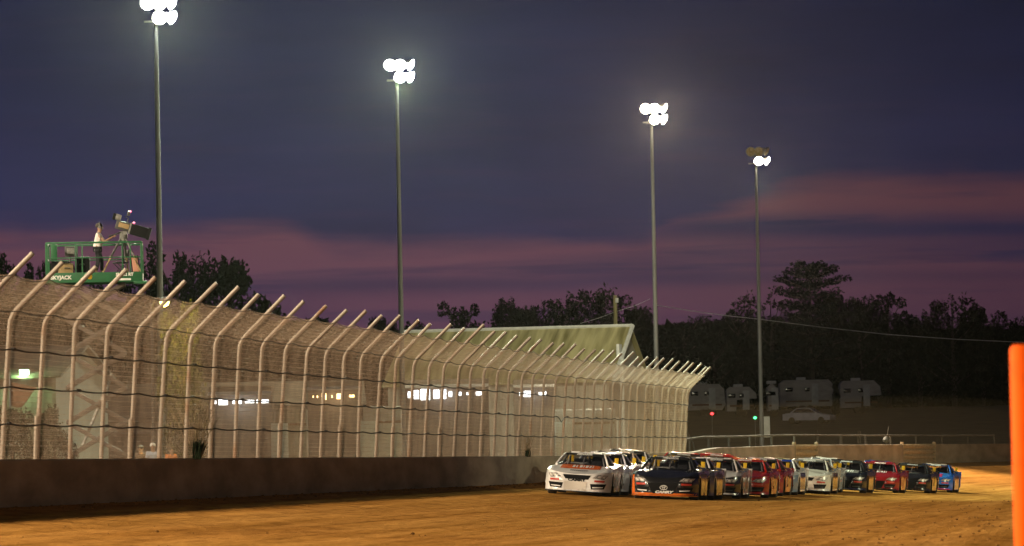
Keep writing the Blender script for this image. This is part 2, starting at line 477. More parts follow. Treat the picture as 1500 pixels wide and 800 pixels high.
# ------------------------------------------------------------------ outer concrete wall with two gate openings
def t_at_px(px):
    best = None
    t = 195.0
    while t < 320:
        p = wp(t, 0.16)
        x = 750 + FPX * p.x / p.y
        if best is None or abs(x - px) < best[0]: best = (abs(x - px), t)
        t += 0.05
    return best[1]
GATES = [(t_at_px(1160), t_at_px(1193)), (t_at_px(1318), t_at_px(1365))]
wall = empty('concrete_wall', (*wp(100), 0), 0, 'long grey concrete retaining wall edging the dirt track below the mesh fence', 'wall')
def wall_piece(name, t0, t1, step=2.0):
    mb = MB()
    tt = frange(t0, t1, step)
    prof = [(0.16, -0.35), (0.16, 'm'), (0.13, 'b'), (0.10, 'h'), (-0.16, 'h'), (-0.19, 'b'), (-0.19, -0.35)]
    vs = []
    for t in tt:
        zb, zh = wall_base(t), wall_top(t) + 0.008 * mnoise.noise(Vector((t * 0.7, 0, 0)))
        for n, z in prof:
            q = wp(t, n)
            zz = {'m': zb + (zh - zb) * 0.5, 'b': zh - 0.03, 'h': zh}.get(z, None) if isinstance(z, str) else zb + z
            vs.append((q.x - wall.location.x, q.y - wall.location.y, zz))
    k = len(prof)
    fs = [(i * k + j, i * k + j + 1, (i + 1) * k + j + 1, (i + 1) * k + j) for i in range(len(tt) - 1) for j in range(k - 1)]
    fs += [tuple(range(k)), tuple(reversed([(len(tt) - 1) * k + j for j in range(k)]))]
    mb.add(vs, fs)
    return mb.build(name, M['concrete'], wall, True, 30)
joints = [20]
while joints[-1] + 6.1 < GATES[0][0]: joints.append(joints[-1] + 6.1)
joints.append(GATES[0][0])
for a, b in zip(joints, joints[1:]):
    wall_piece('wall_panel', a + 0.012, b - 0.012)
wall_piece('wall_panel', GATES[0][1], GATES[1][0]); wall_piece('wall_panel', GATES[1][1], T_ARC + 130)

gl = ['slatted steel gate filling the narrower gap in the far curve wall', 'wider slatted steel gate in the far curve wall behind the black car with orange roof']
for (a, b), lab in zip(GATES, gl):
    tm = (a + b) / 2; pm = wp(tm, 0); d = wdir(tm)
    g = empty('barrier_gate', (pm.x, pm.y, wall_base(tm) - 0.1), 0, lab, 'gate', 'gates in the far wall')
    zh = wall_top(tm) - wall_base(tm) + 0.13
    rot = Matrix.Rotation(-math.atan2(d.x, d.y), 3, 'Z')
    L_ = (b - a) - 0.1
    pl = MB(); pl.box((0, 0, zh / 2), (0.04, L_, zh - 0.02), rot); pl.build('back_plate', M['gate'], g)
    for i in range(4):
        mb = MB(); z = zh * (i + 0.5) / 4
        c = rot @ Vector((0.10, 0, 0))
        mb.bbox((c.x, c.y, z), (0.10, L_, zh / 4 - 0.12), 0.02, rot); mb.build('rail', M['gate'], g)
    for sgn in (-1, 1):
        mb = MB(); c = rot @ Vector((0.09, sgn * (L_ / 2 + 0.0), 0))
        mb.bbox((c.x, c.y, zh / 2 + 0.05), (0.2, 0.10, zh + 0.1), 0.015, rot); mb.build('gate_post', M['gate'], g)

# pipe railing behind the far wall
railing = empty('pipe_railing', (*wp(230, -0.7), 0), 0, 'low pale pipe railing standing along the back of the far curve wall', 'railing')
ro = railing.location
t_end = t_at_px(1470)
def rz_(t): return wall_top(t) + 0.50 + 0.05 * (t - 200) / 80
mb = MB(); pts = []
for t in frange(T_ARC + 3, t_end, 3):
    q = wp(t, -0.7); pts.append((q.x - ro.x, q.y - ro.y, rz_(t)))
mb.tube(pts, 0.045, 8); mb.build('top_rail', M['rail'], railing)
t = t_end
while t > T_ARC + 3:
    q = wp(t, -0.7); mb = MB(); z0 = ground_z(q.x, q.y)
    mb.tube([(q.x - ro.x, q.y - ro.y, z0 - 0.1), (q.x - ro.x, q.y - ro.y, rz_(t) + 0.02)], 0.05, 8)
    mb.build('post', M['rail'], railing); t -= 6.7
for px, hgt, lean in ((1060, 0.9, -0.5), (1230, 0.8, 0.0), (1262, 0.7, 0.0), (1288, 0.8, 0), (1291, 0.8, 0.02), (1326, 1.1, 0.25)):
    t = t_at_px(px); q = wp(t, -1.3); z0 = ground_z(q.x, q.y); zt_ = wall_top(t)
    s = empty('steel_stake', (q.x, q.y, z0), 0, {1060: 'thin steel stake leaning towards the fence end behind the far wall', 1230: 'upright thin stake behind the far wall between the two gates, closest to the narrow gate',
        1262: 'short upright stake behind the wall above the black car with grey hood', 1288: 'one of the paired upright stakes behind the wall above the maroon car', 1291: 'one of the paired upright stakes behind the wall above the maroon car',
        1326: 'tall leaning stake with a round base ball above the wider gate'}[px], 'stake', 'stakes behind the far wall')
    mb = MB(); mb.tube([(0, 0, -0.1), (lean * 0.3, 0, zt_ - z0 + 0.2), (lean, 0, zt_ - z0 + hgt)], [0.035, 0.03, 0.02], 6)
    mb.build('stake_rod', M['rail'], s)
    if px == 1326:
        mb = MB(); mb.lathe([(0.0, -0.2), (0.16, -0.13), (0.2, 0), (0.14, 0.14), (0.0, 0.2)], Matrix.Translation((0.07, -0.05, zt_ - z0 + 0.3)), 10)
        mb.build('insulator', M['lift_dark'], s)

# ------------------------------------------------------------------ catch fence
fence = empty('catch_fence', (*wp(82.26 / UY), 0), 0, 'tall steel mesh catch fence whose post tops bend out over the dirt track', 'fence')
fo = fence.location
H1, LEAN, ARM = 2.74, 0.20, 1.30
def fence_prof(s):
    """(n, height) along the post at arc length s"""
    if s < H1 - 0.2: return (LEAN * s / H1, s)
    if s < H1 + 0.2:
        f = (s - (H1 - 0.2)) / 0.4
        a = Vector((LEAN * (H1 - 0.2) / H1, H1 - 0.2)); b = Vector((LEAN, H1)); c = Vector((LEAN + 0.145, H1 + 0.14))
        q = a.lerp(b, f).lerp(b.lerp(c, f), f); return (q.x, q.y)
    k = s - (H1 + 0.2)
    return (LEAN + 0.145 + k * 0.72, H1 + 0.14 + k * 0.694)
def fpt(t, n, h):
    q = wp(t, n); return Vector((q.x - fo.x, q.y - fo.y, wall_top(t) + h))
TPOST = [(82.26 + 2.46 * k) / UY for k in range(-3, 44)] + [189.6 / UY]
knots = [0, 0.9, 1.8, H1 - 0.2, H1 - 0.1, H1, H1 + 0.1, H1 + 0.2, H1 + 0.7, H1 + 0.2 + ARM]
for k, t in enumerate(TPOST):
    mb = MB(); rnd = random.Random(k)
    dn = rnd.gauss(0, 0.035); dt = rnd.gauss(0, 0.06); tall = rnd.gauss(0, 0.06)
    pts = []
    for s in knots:
        n, h = fence_prof(s if s < knots[-1] else s + tall)
        pts.append(fpt(t + dt * s / 4, n + dn * s / 4, h))
    pts[0] = fpt(t, 0, -0.25)
    mb.tube(pts, 0.047, 10)
    if k % 3 == 1:   # lap pipe clamped to the lower post
        mb.tube([fpt(t - 0.12, 0.02, 0), fpt(t - 0.12, 0.06, 0.85)], 0.05, 8)
    mb.build('post', M['post'], fence)
# woven wire
T0F, T1F = TPOST[0] - 1.0, TPOST[-1] + 0.05
SMAX = H1 + 0.2 + 0.78
def mesh_pt(t, s):
    n, h = fence_prof(s)
    bay = 2.46 / UY
    ph = ((t - TPOST[0]) / bay) % 1.0
    sag = math.sin(PI * ph)
    belly = 0.05 * mnoise.noise(Vector((t * 0.35, s * 0.8, 2.0))) - 0.035 * sag
    top = 0.06 * sag * max(0, (s - H1) / 1.2)
    nn = n + 0.085 + belly * 0.6
    hh = h - top + (0.05 * sag * 0 if s < H1 else 0)
    return fpt(t, nn, hh)
sk = [0, 0.55, 1.1, 1.65, 2.2, H1 - 0.2, H1, H1 + 0.2, H1 + 0.7, SMAX]
wires = MB(); PITCH = 0.075
def wire_strip(pts, r):
    n = len(pts); vs = []
    for i, p in enumerate(pts):
        d = (pts[min(i + 1, n - 1)] - pts[max(i - 1, 0)]).normalized()
        a = d.cross(Vector((NR.x, NR.y, 0))).normalized(); b = d.cross(a)
        for w in (0.5, 2.6, 4.7):
            vs.append(p + a * (math.cos(w) * r) + b * (math.sin(w) * r))
    fs = []
    for i in range(n - 1):
        for k in range(3):
            fs.append((i * 3 + k, i * 3 + (k + 1) % 3, (i + 1) * 3 + (k + 1) % 3, (i + 1) * 3 + k))
    wires.add(vs, fs)
for sgn in (1, -1):
    t0 = T0F - SMAX
    while t0 < T1F + SMAX:
        pts = []
        for s in sk:
            t = t0 + sgn * s
            if T0F <= t <= T1F: pts.append(mesh_pt(t, s))
        if len(pts) > 1: wire_strip(pts, 0.0022)
        t0 += PITCH
s_ = 0.05
while s_ < SMAX:      # level strands woven through the diamonds
    pts = []
    for k in range(len(TPOST) - 1):
        for j in range(3):
            pts.append(mesh_pt(lerp(TPOST[k], TPOST[k + 1], j / 3), s_ + 0.006 * mnoise.noise(Vector((k * 0.7 + j, s_ * 9, 0)))))
    pts.append(mesh_pt(TPOST[-1], s_))
    wire_strip(pts, 0.0044)
    s_ += 0.105
w_o = wires.build('chain_link_mesh', M['wire'], fence, True, 180, normals=False)
w_o['kind'] = 'stuff'
# cables
for s, r in ((0.68, 0.017), (1.38, 0.017), (2.10, 0.017), (2.86, 0.010), (SMAX - 0.02, 0.009)):
    mb = MB(); pts = []
    for k in range(len(TPOST) - 1):
        for j in range(4):
            t = lerp(TPOST[k], TPOST[k + 1], j / 4)
            p = mesh_pt(t, s); ph = j / 4
            drop = 0.035 * math.sin(PI * ph) + 0.012 * mnoise.noise(Vector((t * 1.3, s, 0)))
            if s == 1.38 and k == 31 and j == 2: drop += 0.16
            q = wp(t, 0.035); pts.append(p + Vector((NR.x * 0.03, NR.y * 0.03, -drop)))
    pts.append(mesh_pt(TPOST[-1], s))
    mb.tube(pts, r, 6)
    if r > 0.012:
        for k in range(0, len(TPOST), 1):
            if (k * 7 + int(s * 10)) % 3 == 0:
                p = mesh_pt(TPOST[k], s) + Vector((NR.x * 0.03, NR.y * 0.03, 0))
                mb.tube([p + Vector((UX * -0.09, UY * -0.09, 0)), p + Vector((UX * 0.09, UY * 0.09, 0))], 0.034, 6)
    mb.build('cable', M['cable'], fence)

# weeds on top of the wall
def weed(name, t, n_st, h, lab, seed):
    rnd = random.Random(seed)
    q = wp(t, 0.12)
    e = empty(name, (q.x, q.y, wall_top(t) - 0.02), 0, lab, 'weed', 'weeds on the wall')
    for part, lo, hi in (('stem', 0.5, 1.0), ('leaf_tuft', 0.12, 0.35)):
        mb = MB()
        for i in range(n_st if part == 'stem' else n_st * 3):
            a = rnd.uniform(0, 2 * PI); hh = h * rnd.uniform(lo, hi); sp = hh * rnd.uniform(0.1, 0.55)
            b0 = Vector((rnd.uniform(-0.12, 0.12), rnd.uniform(-0.1, 0.1), 0))
            tip = b0 + Vector((math.cos(a) * sp, math.sin(a) * sp, hh))
            mid = b0.lerp(tip, 0.5) + Vector((0, 0, hh * 0.12))
            mb.tube([b0, mid, tip], [0.012, 0.010, 0.004] if part == 'stem' else [0.02, 0.022, 0.004], 4)
            if part == 'stem':
                for k in range(4):
                    c = mid.lerp(tip, rnd.random()); d = Vector((rnd.uniform(-1, 1), rnd.uniform(-1, 1), rnd.uniform(0, 1))) * 0.09
                    mb.tube([c, c + d], [0.007, 0.003], 3)
        mb.build(part, M['stem'] if part == 'stem' else M['leaf'], e)
weed('weed_clump', 97.5 / UY, 26, 1.45, 'tall spindly weed clump growing on the wall top among the closer fence posts', 1)
weed('weed_clump', 145.0 / UY, 18, 0.9, 'small weed tuft on the wall top near the white leading car', 2)

# ------------------------------------------------------------------ light poles
def light_pole(px_top, py_top, px_b, d, lab, lit, warm):
    top = at(px_top, py_top, d)
    base = Vector((top.x, top.y, ground_z(top.x, top.y)))
    H = top.z - base.z
    e = empty('light_pole', base, 0, lab, 'light pole', 'floodlight poles behind the fence')
    mb = MB(); mb.tube([(0, 0, -0.3), (0, 0, H * 0.5), (0, 0, H + 0.2)], [0.165, 0.13, 0.085], 14); mb.build('pole', M['pole'], e)
    mb = MB(); mb.lathe([(0.34, 0), (0.34, 0.12), (0.24, 0.16), (0.22, 0.3)], None, 14); mb.build('base_flange', M['pole'], e)
    lens_m = M['lens_warm'] if warm else M['lens_white']
    for row, zz in enumerate((H, H - 0.66)):
        mb = MB(); mb.bbox((0.15, -0.12, zz + 0.1), (1.35, 0.08, 0.08), 0.01); mb.build('crossarm', M['lamp_body'], e)
        for j, (xx, yaw, dn) in enumerate(((-0.34, -10, 18), (0.18, 6, 22), (0.72, 74, 26))):
            if row == 1 and j == 0: continue
            # lens axis: towards the track (camera side), yawed and tipped down
            a = R_(yaw); t = R_(dn)
            ax = Vector((math.sin(a) * math.cos(t), -math.cos(a) * math.cos(t), -math.sin(t)))
            Mx = Matrix.Translation((xx, -0.2, zz + 0.28)) @ ax.to_track_quat('Z', 'Y').to_matrix().to_4x4()
            f = MB(); f.lathe([(0.0, -0.36), (0.10, -0.34), (0.14, -0.20), (0.24, -0.08), (0.33, 0.06), (0.36, 0.08), (0.33, 0.08)], Mx, 18)
            f.tube([(xx, -0.12, zz + 0.1), Mx @ Vector((0, 0, -0.28))], 0.035, 6)
            fl = f.build('floodlight', M['lamp_body'], e)
            ln = MB(); ln.lathe([(0.325, 0.055), (0.25, 0.13), (0.0, 0.18)], Mx, 18)
            on = lit == 'all' or (lit == 'low' and row == 1)
            ln.build('lens', lens_m if on else M['lens_off'], fl)
    return e, top

LIGHTS = []   # (position, colour, watts)
POLES = [(228, 14, 'thickest and tallest light pole, rising just past the green scissor lift', 'all', False, 195, 222),
         (581, 103, 'light pole with white lamps rising between the tree clumps beside the mossy roof', 'all', False, 233, 582),
         (954, 166, 'light pole with warm lamps at the gable end of the mossy roofed building', 'all', True, 261, 961),
         (1107, 228, 'light pole with dark unlit upper lamps and an electrical box on its shaft', 'low', True, 300, 1115)]
pole_top = []
for px, py, lab, lit, warm, d, pb in POLES:
    e, top = light_pole(px, py, pb, d, lab, lit, warm)
    pole_top.append(top)
    if d == 300:
        mb = MB(); mb.bbox((0.36, -0.12, 2.4), (0.42, 0.3, 1.45), 0.03); mb.build('electrical_box', M['trim'], e)

# ------------------------------------------------------------------ trees
def crown_mesh(name, lobes, n, size, material, seed, flat=0.0):
    rnd = random.Random(seed)
    mb = MB()
    tot = sum(l[3] * l[4] for l in lobes)
    for (cx, cy, cz, rx, rzz) in lobes:
        k = int(n * rx * rzz / tot)
        for i in range(k):
            u = rnd.uniform(-1, 1); a = rnd.uniform(0, 2 * PI); r = (0.55 + 0.5 * rnd.random() ** 0.7)
            if rnd.random() < 0.12: r *= rnd.uniform(1.0, 1.25)
            s_ = math.sqrt(1 - u * u)
            p = Vector((cx + rx * r * s_ * math.cos(a), cy + rx * r * s_ * math.sin(a), cz + rzz * r * u))
            sz = size * rnd.uniform(0.5, 1.25)
            d1 = Vector((rnd.gauss(0, 1), rnd.gauss(0, 1), rnd.gauss(0, 1) * (1 - flat))).normalized()
            d2 = d1.cross(Vector((rnd.gauss(0, 1), rnd.gauss(0, 1), rnd.gauss(0, 1)))).normalized()
            mb.add([p - d1 * sz, p + d2 * sz * 0.45, p + d1 * sz, p - d2 * sz * 0.45], [(0, 1, 2, 3)])
    return mb.mesh(name, material, False, normals=False)

def deciduous(seed, H, W, mat_key='leaf', n=7500, size=0.25):
    rnd = random.Random(seed)
    lobes = []
    lobes.append((0, 0, H * 0.52, W * 0.34, H * 0.34))
    lobes.append((0, 0, H * 0.25, W * 0.40, H * 0.20))
    for i in range(11):
        a = rnd.uniform(0, 2 * PI); h = rnd.uniform(0.3, 0.90)
        rad = W * 0.5 * math.sqrt(max(0.05, 1 - ((h - 0.45) / 0.58) ** 2)) * rnd.uniform(0.55, 0.95)
        r = rnd.uniform(0.09, 0.19) * W
        lobes.append((math.cos(a) * rad, math.sin(a) * rad, h * H, r, r * rnd.uniform(0.8, 1.2)))
    for i in range(5):
        a = rnd.uniform(0, 2 * PI); rad = rnd.uniform(0, 0.26) * W
        lobes.append((math.cos(a) * rad, math.sin(a) * rad, H * rnd.uniform(0.86, 1.0), W * rnd.uniform(0.04, 0.08), H * rnd.uniform(0.04, 0.09)))
    me = crown_mesh('crown', lobes, n, size, M[mat_key], seed)
    mb = MB()
    mb.tube([(0, 0, -0.3), (0.1, 0, H * 0.3), (-0.1, 0.1, H * 0.6), (0, 0, H * 0.9)], [W * 0.035, W * 0.028, W * 0.018, 0.03], 8)
    for l in lobes[2:]:
        b0 = Vector((0, 0, max(H * 0.2, l[2] - W * 0.25))); b1 = Vector(l[:3])
        mb.tube([b0, b0.lerp(b1, 0.5) + Vector((0, 0, -0.2)), b1], [0.10, 0.07, 0.03], 5)
    return me, mb.mesh('trunk', M['bark'])

def white_pine(seed, H, W):
    rnd = random.Random(seed); lobes = []
    mb = MB()
    mb.tube([(0, 0, -0.3), (0.1, 0, H * 0.5), (0, 0, H * 0.98)], [0.42, 0.28, 0.06], 8)
    tiers = [(0.34, 0.60), (0.43, 0.56), (0.52, 0.50), (0.60, 0.52), (0.68, 0.36), (0.76, 0.50), (0.83, 0.52), (0.90, 0.40), (0.96, 0.26)]
    for h, w in tiers:
        for k in range(8):
            a = k * PI / 4 + rnd.uniform(-0.4, 0.4); L_ = W * w * rnd.uniform(0.55, 1.1)
            b0 = Vector((0, 0, h * H - 0.3)); b1 = Vector((math.cos(a) * L_, math.sin(a) * L_, h * H + L_ * rnd.uniform(0.05, 0.28)))
            mb.tube([b0, b0.lerp(b1, 0.55) - Vector((0, 0, 0.1)), b1], [0.09, 0.06, 0.025], 5)
            for q in (0.35, 0.6, 0.85, 1.0):
                c = b0.lerp(b1, q)
                lobes.append((c.x, c.y, c.z + 0.15, L_ * 0.19 + 0.22, 0.42))
    lobes.append((0, 0, H * 0.2, W * 0.5, H * 0.18)); lobes.append((0, 0, H * 0.45, W * 0.34, H * 0.2)); lobes.append((0, 0, H * 0.8, W * 0.2, H * 0.16))
    me = crown_mesh('crown', lobes, 10000, 0.25, M['needle'], seed, 0.3)
    return me, mb.mesh('trunk', M['bark'])

PROTO = [deciduous(s, 12.0, w, k) for s, w, k in ((3, 9.5, 'leaf'), (8, 8.5, 'leaf2'), (15, 10.5, 'leaf'), (23, 8.0, 'leaf'), (31, 11.5, 'leaf2'))]
PINE = white_pine(5, 18.5, 8.6)
def tree(kind, px, py_top, d, lab, name='broadleaf_tree', wide=1.0, rz=None, group='trees along the skyline'):
    top = at(px, py_top, d)
    g = ground_z(top.x, top.y)
    H0 = 18.5 if kind == 'pine' else 12.0
    s = max(0.06, (top.z - g) / (H0 * (0.99 if kind == 'pine' else 0.99)))
    e = empty(name, (top.x, top.y, g), rz if rz is not None else random.uniform(0, 6.28), lab, 'tree', group)
    e.scale = (s * wide, s * wide, s)
    cm, tm = PINE if kind == 'pine' else PROTO[kind]
    link(bpy.data.objects.new('crown', cm), e); link(bpy.data.objects.new('trunk', tm), e)
    return e

TREES = [
 # dark clumps beyond the lift
 (0, 258, 378, 350, 'bushy dark tree rising just past the thickest light pole', 0.72),
 (1, 335, 384, 356, 'dark tree with the rounded outer edge, beyond the yellow street lamp', 0.78),
 (3, 205, 412, 362, 'smaller dark tree between the scissor lift and the thickest light pole', 0.7),
 (2, 12, 376, 345, 'dark tree at the fence top before the scissor lift, cut by the picture edge', 0.62),
 (3, 58, 392, 352, 'thin topped dark tree just before the scissor lift platform', 0.5),
 (4, 110, 408, 360, 'low dark tree crown peeking under the lift platform', 0.6),
 # low far ones beside pole two
 (1, 560, 466, 430, 'low distant tree crown just before the second light pole', 0.6),
 (3, 606, 474, 440, 'low distant tree crown just past the second light pole', 0.6),
 (2, 486, 486, 440, 'faint low tree crown over the fence tips far from any pole', 0.7),
 # behind the mossy roof
 (3, 677, 450, 400, 'sparse topped dark tree over the low end of the mossy roof', 0.95),
 (0, 735, 449, 405, 'narrow dark tree over the middle of the mossy roof', 0.85),
 (1, 782, 452, 412, 'lower dark tree joining two taller crowns over the mossy roof', 0.72),
 (2, 822, 430, 400, 'tall dark tree with a tufted top over the mossy roof', 0.9),
 (4, 880, 433, 408, 'dark tree behind the wooden utility pole', 0.85),
 (1, 922, 452, 412, 'dark tree whose crown slopes down beside the warm lit light pole', 0.85),
 # big mass
 (2, 1002, 466, 430, 'round topped low tree between the last two light poles', 0.95),
 (0, 1045, 482, 420, 'lowest dark tree between the last two light poles', 0.8),
 (3, 1082, 462, 440, 'dark tree just before the last light pole', 0.9),
 (4, 1128, 440, 450, 'broad dark tree at the foot of the layered pine', 0.95),
 ('pine', 1186, 386, 440, 'tall layered white pine with gaps between its boughs, highest on the skyline', 1.0),
 (1, 1226, 432, 446, 'dark tree tucked under the outer boughs of the layered pine', 0.85),
 (0, 1258, 445, 440, 'pointed dark tree a little past the layered pine', 0.8),
 (3, 1300, 436, 452, 'feathery topped dark tree between the pine and the broad rounded trees', 0.9),
 (2, 1345, 456, 445, 'lower dark tree in the dip of the far skyline', 0.9),
 (4, 1395, 441, 440, 'broad rounded dark tree, highest of the trees beyond the pine', 0.85),
 (1, 1438, 452, 446, 'dark tree on the shoulder of the broad rounded tree', 0.85),
 (0, 1484, 474, 440, 'dark tree sinking towards the orange marker post', 0.85),
 (3, 1530, 490, 446, 'low dark tree behind the orange marker post', 0.9),
]
for k, px, py, d, lab, wd in TREES:
    tree(k, px, py, d, lab, 'pine_tree' if k == 'pine' else 'broadleaf_tree', wd)
tr = tree(3, 1224, 560, 398, 'slim bare trunked tree standing in front of the pale campers', wide=0.45)

# continuous undergrowth and far wood
def wood(name, px0, px1, py0, py1, d, dep, n, size, seed, m):
    rnd = random.Random(seed); mb = MB()
    for i in range(n):
        px = rnd.uniform(px0, px1); dd = d + rnd.uniform(0, dep)
        top = lerp(py0, py1, (px - px0) / (px1 - px0)) + 14 * fbm(px * 0.02, dd * 0.01, 1.0, 3)
        hi = at(px, top, dd); g = ground_z(hi.x, hi.y)
        z = g + (hi.z - g) * rnd.random() ** 0.8
        p = Vector((hi.x, dd, z)); sz = size * rnd.uniform(0.5, 1.3)
        d1 = Vector((rnd.gauss(0, 1), rnd.gauss(0, 1), rnd.gauss(0, 1))).normalized()
        d2 = d1.cross(Vector((rnd.gauss(0, 1), rnd.gauss(0, 1), rnd.gauss(0, 1)))).normalized()
        mb.add([p - d1 * sz, p + d2 * sz * 0.6, p + d1 * sz, p - d2 * sz * 0.6], [(0, 1, 2, 3)])
    o = mb.build(name, m, None, False, normals=False)
    tag(o, kind='stuff'); return o
tag(wood('far_wood', 940, 1640, 476, 484, 455, 40, 26000, 0.75, 4, M['leaf']), 'dark tangle of woodland filling the skyline under the tree crowns', 'woodland')
tag(wood('far_hedge', -260, 960, 404, 532, 470, 30, 42000, 0.8, 6, M['leaf']), 'dark far hedge line seen through and above the fence', 'hedge')

# ------------------------------------------------------------------ buildings
def gabled(name, lab, cat, c, rz, W, D, eave, ridge, wall_m, roof_m, over=0.35):
    """W along local x, D deep along local y, ridge along x"""
    e = empty(name, c, rz, lab, cat)
    mb = MB()
    for sx in (-1, 1):
        x = sx * W / 2
        mb.add([(x, -D / 2, -0.4), (x, D / 2, -0.4), (x, D / 2, eave), (x, 0, ridge - 0.12), (x, -D / 2, eave)], [(0, 1, 2, 3, 4)])
    for sy in (-1, 1):
        y = sy * D / 2
        mb.add([(-W / 2, y, -0.4), (W / 2, y, -0.4), (W / 2, y, eave), (-W / 2, y, eave)], [(0, 1, 2, 3)])
    mb.build('wall', wall_m, e, False)
    rf = MB(); sl = (ridge - eave) / (D / 2)
    for sy in (-1, 1):
        yo = sy * (D / 2 + over); zo = eave - sl * over
        a = [(-W / 2 - over, 0, ridge), (W / 2 + over, 0, ridge), (W / 2 + over, yo, zo), (-W / 2 - over, yo, zo)]
        rf.add(a + [(x, y, z - 0.10) for x, y, z in a], [(0, 1, 2, 3), (7, 6, 5, 4), (0, 4, 5, 1), (1, 5, 6, 2), (2, 6, 7, 3), (3, 7, 4, 0)])
    r = rf.build('roof', roof_m, e, False)
    return e, r

# mossy roofed building
pr = at(918, 478, 296); pl_ = at(600, 492, 300)
cx = (pr.x + pl_.x) / 2; gz = ground_z(cx, 296)
W_ = (pr - pl_).length
rz = math.atan2(pr.y - pl_.y, pr.x - pl_.x)
mossy, mroof = gabled('metal_building', 'metal building with a mossy yellow green ribbed roof above the fence tips', 'building',
                      (cx, 298, gz), rz, W_, 11.0, pr.z - gz - 3.6, pr.z - gz, M['shed'], M['roof_green'])
mb = MB(); mb.tube([(-W_ / 2 - 0.4, 0, pr.z - gz + 0.05), (W_ / 2 + 0.4, 0, pr.z - gz + 0.05)], 0.13, 6); mb.build('ridge_cap', M['trim'], mroof)
sl = 3.6 / 5.5
mb = MB()
for sy in (-1,):
    mb.tube([(W_ / 2 + 0.42, 0, pr.z - gz + 0.02), (W_ / 2 + 0.42, sy * 5.85, pr.z - gz - sl * 5.85 + 0.02)], 0.16, 6)
mb.build('barge_board', M['trim'], mroof)
mb = MB(); mb.tube([(W_ / 2 + 0.9, -5.4, 0), (W_ / 2 + 0.9, -5.4, pr.z - gz - 2.5)], 0.14, 8)
mb.lathe([(0.2, 0), (0.24, 0.1), (0.0, 0.24)], Matrix.Translation((W_ / 2 + 0.9, -5.4, pr.z - gz - 2.5)), 8); mb.build('vent_pipe', M['trim'], mossy)
mb = MB(); mb.bbox((W_ / 2 + 0.16, -3.0, pr.z - gz - 2.3), (0.2, 0.9, 2.0), 0.04); mb.build('gable_louvre', M['trim'], mossy)
mb = MB(); mb.bbox((W_ / 2 + 0.05, -2.0, 1.6), (0.1, 3.2, 3.4), 0.03); mb.build('roller_door', M['trim'], mossy)

# white shed with the green tinted lamp
c = at(20, 600, 205); g = ground_z(c.x, c.y)
shed, _ = gabled('metal_shed', 'white ribbed metal shed lit by a greenish wall lamp behind the scissor lift', 'shed', (c.x - 1.5, c.y, g), R_(-12), 10.0, 8.0, 5.2, 6.6, M['shed'], M['stall'])
mb = MB(); mb.bbox((0, 0, 0), (0.4, 0.18, 0.3), 0.04)
lp = at(6, 545, 197.5)
loc = shed.matrix_world.copy() if False else Matrix.Translation(shed.location) @ Matrix.Rotation(R_(-12), 4, 'Z')
lv = loc.inverted() @ lp
mb = MB(); mb.bbox((lv.x, -4.1, lv.z), (0.45, 0.16, 0.34), 0.04); wl = mb.build('wall_lamp', M['lamp_green'], shed)
green_lamp = loc @ Vector((lv.x, -4.5, lv.z))
for xx in (-2.6, 2.8):
    mb = MB(); mb.bbox((xx, -4.02, 1.1), (1.0, 0.08, 2.2), 0.02); mb.build('door', M['trim'], shed)
# long low pavilion
c = at(335, 600, 250); g = ground_z(c.x, c.y)
pav, _ = gabled('long_barn', 'long beige ribbed barn behind the string of concession lights', 'barn', (c.x, c.y, g), R_(4), 15.0, 9.0, 4.3, 5.6, M['beige'], M['stall'])
for xx in (-5, -1.5, 2, 5.5):
    mb = MB(); mb.bbox((xx, -4.53, 1.5), (1.6, 0.08, 2.6), 0.03); mb.build('door', M['trim'], pav)
c = at(180, 600, 240); g = ground_z(c.x, c.y)
g2, _ = gabled('storage_garage', 'low pale garage between the white shed and the long barn', 'garage', (c.x, c.y, g), R_(3), 5.6, 7.0, 3.4, 4.4, M['shed'], M['stall'])
mb = MB(); mb.bbox((0, -3.54, 1.3), (3.2, 0.1, 2.6), 0.03); mb.build('roller_door', M['beige'], g2)

# lit concession trailers
def trailer(px0, px1, py, d, warm, lab, spots):
    p0, p1 = at(px0, py, d), at(px1, py, d)
    g = ground_z((p0.x + p1.x) / 2, d); W = (p1 - p0).length
    e = empty('food_trailer', ((p0.x + p1.x) / 2, d, g), 0, lab, 'food trailer', 'lit concession trailers behind the fence')
    zc = p0.z - g
    mb = MB(); mb.bbox((0, 0, zc * 0.5 + 0.55), (W, 2.2, zc + 0.6), 0.08); mb.build('body', M['stall'], e)
    lit = M['lit_warm'] if warm else M['lit_window']
    for (a, b, h) in spots:
        mb = MB(); mb.bbox((lerp(-W / 2, W / 2, (a + b) / 2), -1.13, zc), (W * (b - a), 0.06, h), 0.01); mb.build('serving_window', lit, e)
    mb = MB(); mb.add([(-W / 2, -1.15, zc + 0.55), (W / 2, -1.15, zc + 0.55), (W / 2, -2.1, zc + 0.40), (-W / 2, -2.1, zc + 0.40),
                       (-W / 2, -1.15, zc + 0.50), (W / 2, -1.15, zc + 0.50), (W / 2, -2.1, zc + 0.35), (-W / 2, -2.1, zc + 0.35)],
                      [(0, 1, 2, 3), (7, 6, 5, 4), (0, 4, 5, 1), (1, 5, 6, 2), (2, 6, 7, 3), (3, 7, 4, 0)]); mb.build('awning', M['trim'], e)
    for sx in (-0.25, 0.25):
        mb = MB(); mb.lathe([(0.0, -0.1), (0.36, -0.1), (0.38, 0), (0.36, 0.1), (0.0, 0.1)], Matrix.Translation((sx * W, -1.12, 0.36)) @ Matrix.Rotation(PI / 2, 4, 'X'), 14); mb.build('wheel', M['rubber'], e)
    LIGHTS.append((Vector(e.location) + Vector((0, -1.9, zc)), (1.0, 0.7, 0.4) if warm else (0.9, 0.95, 1.0), 45, 0.3))
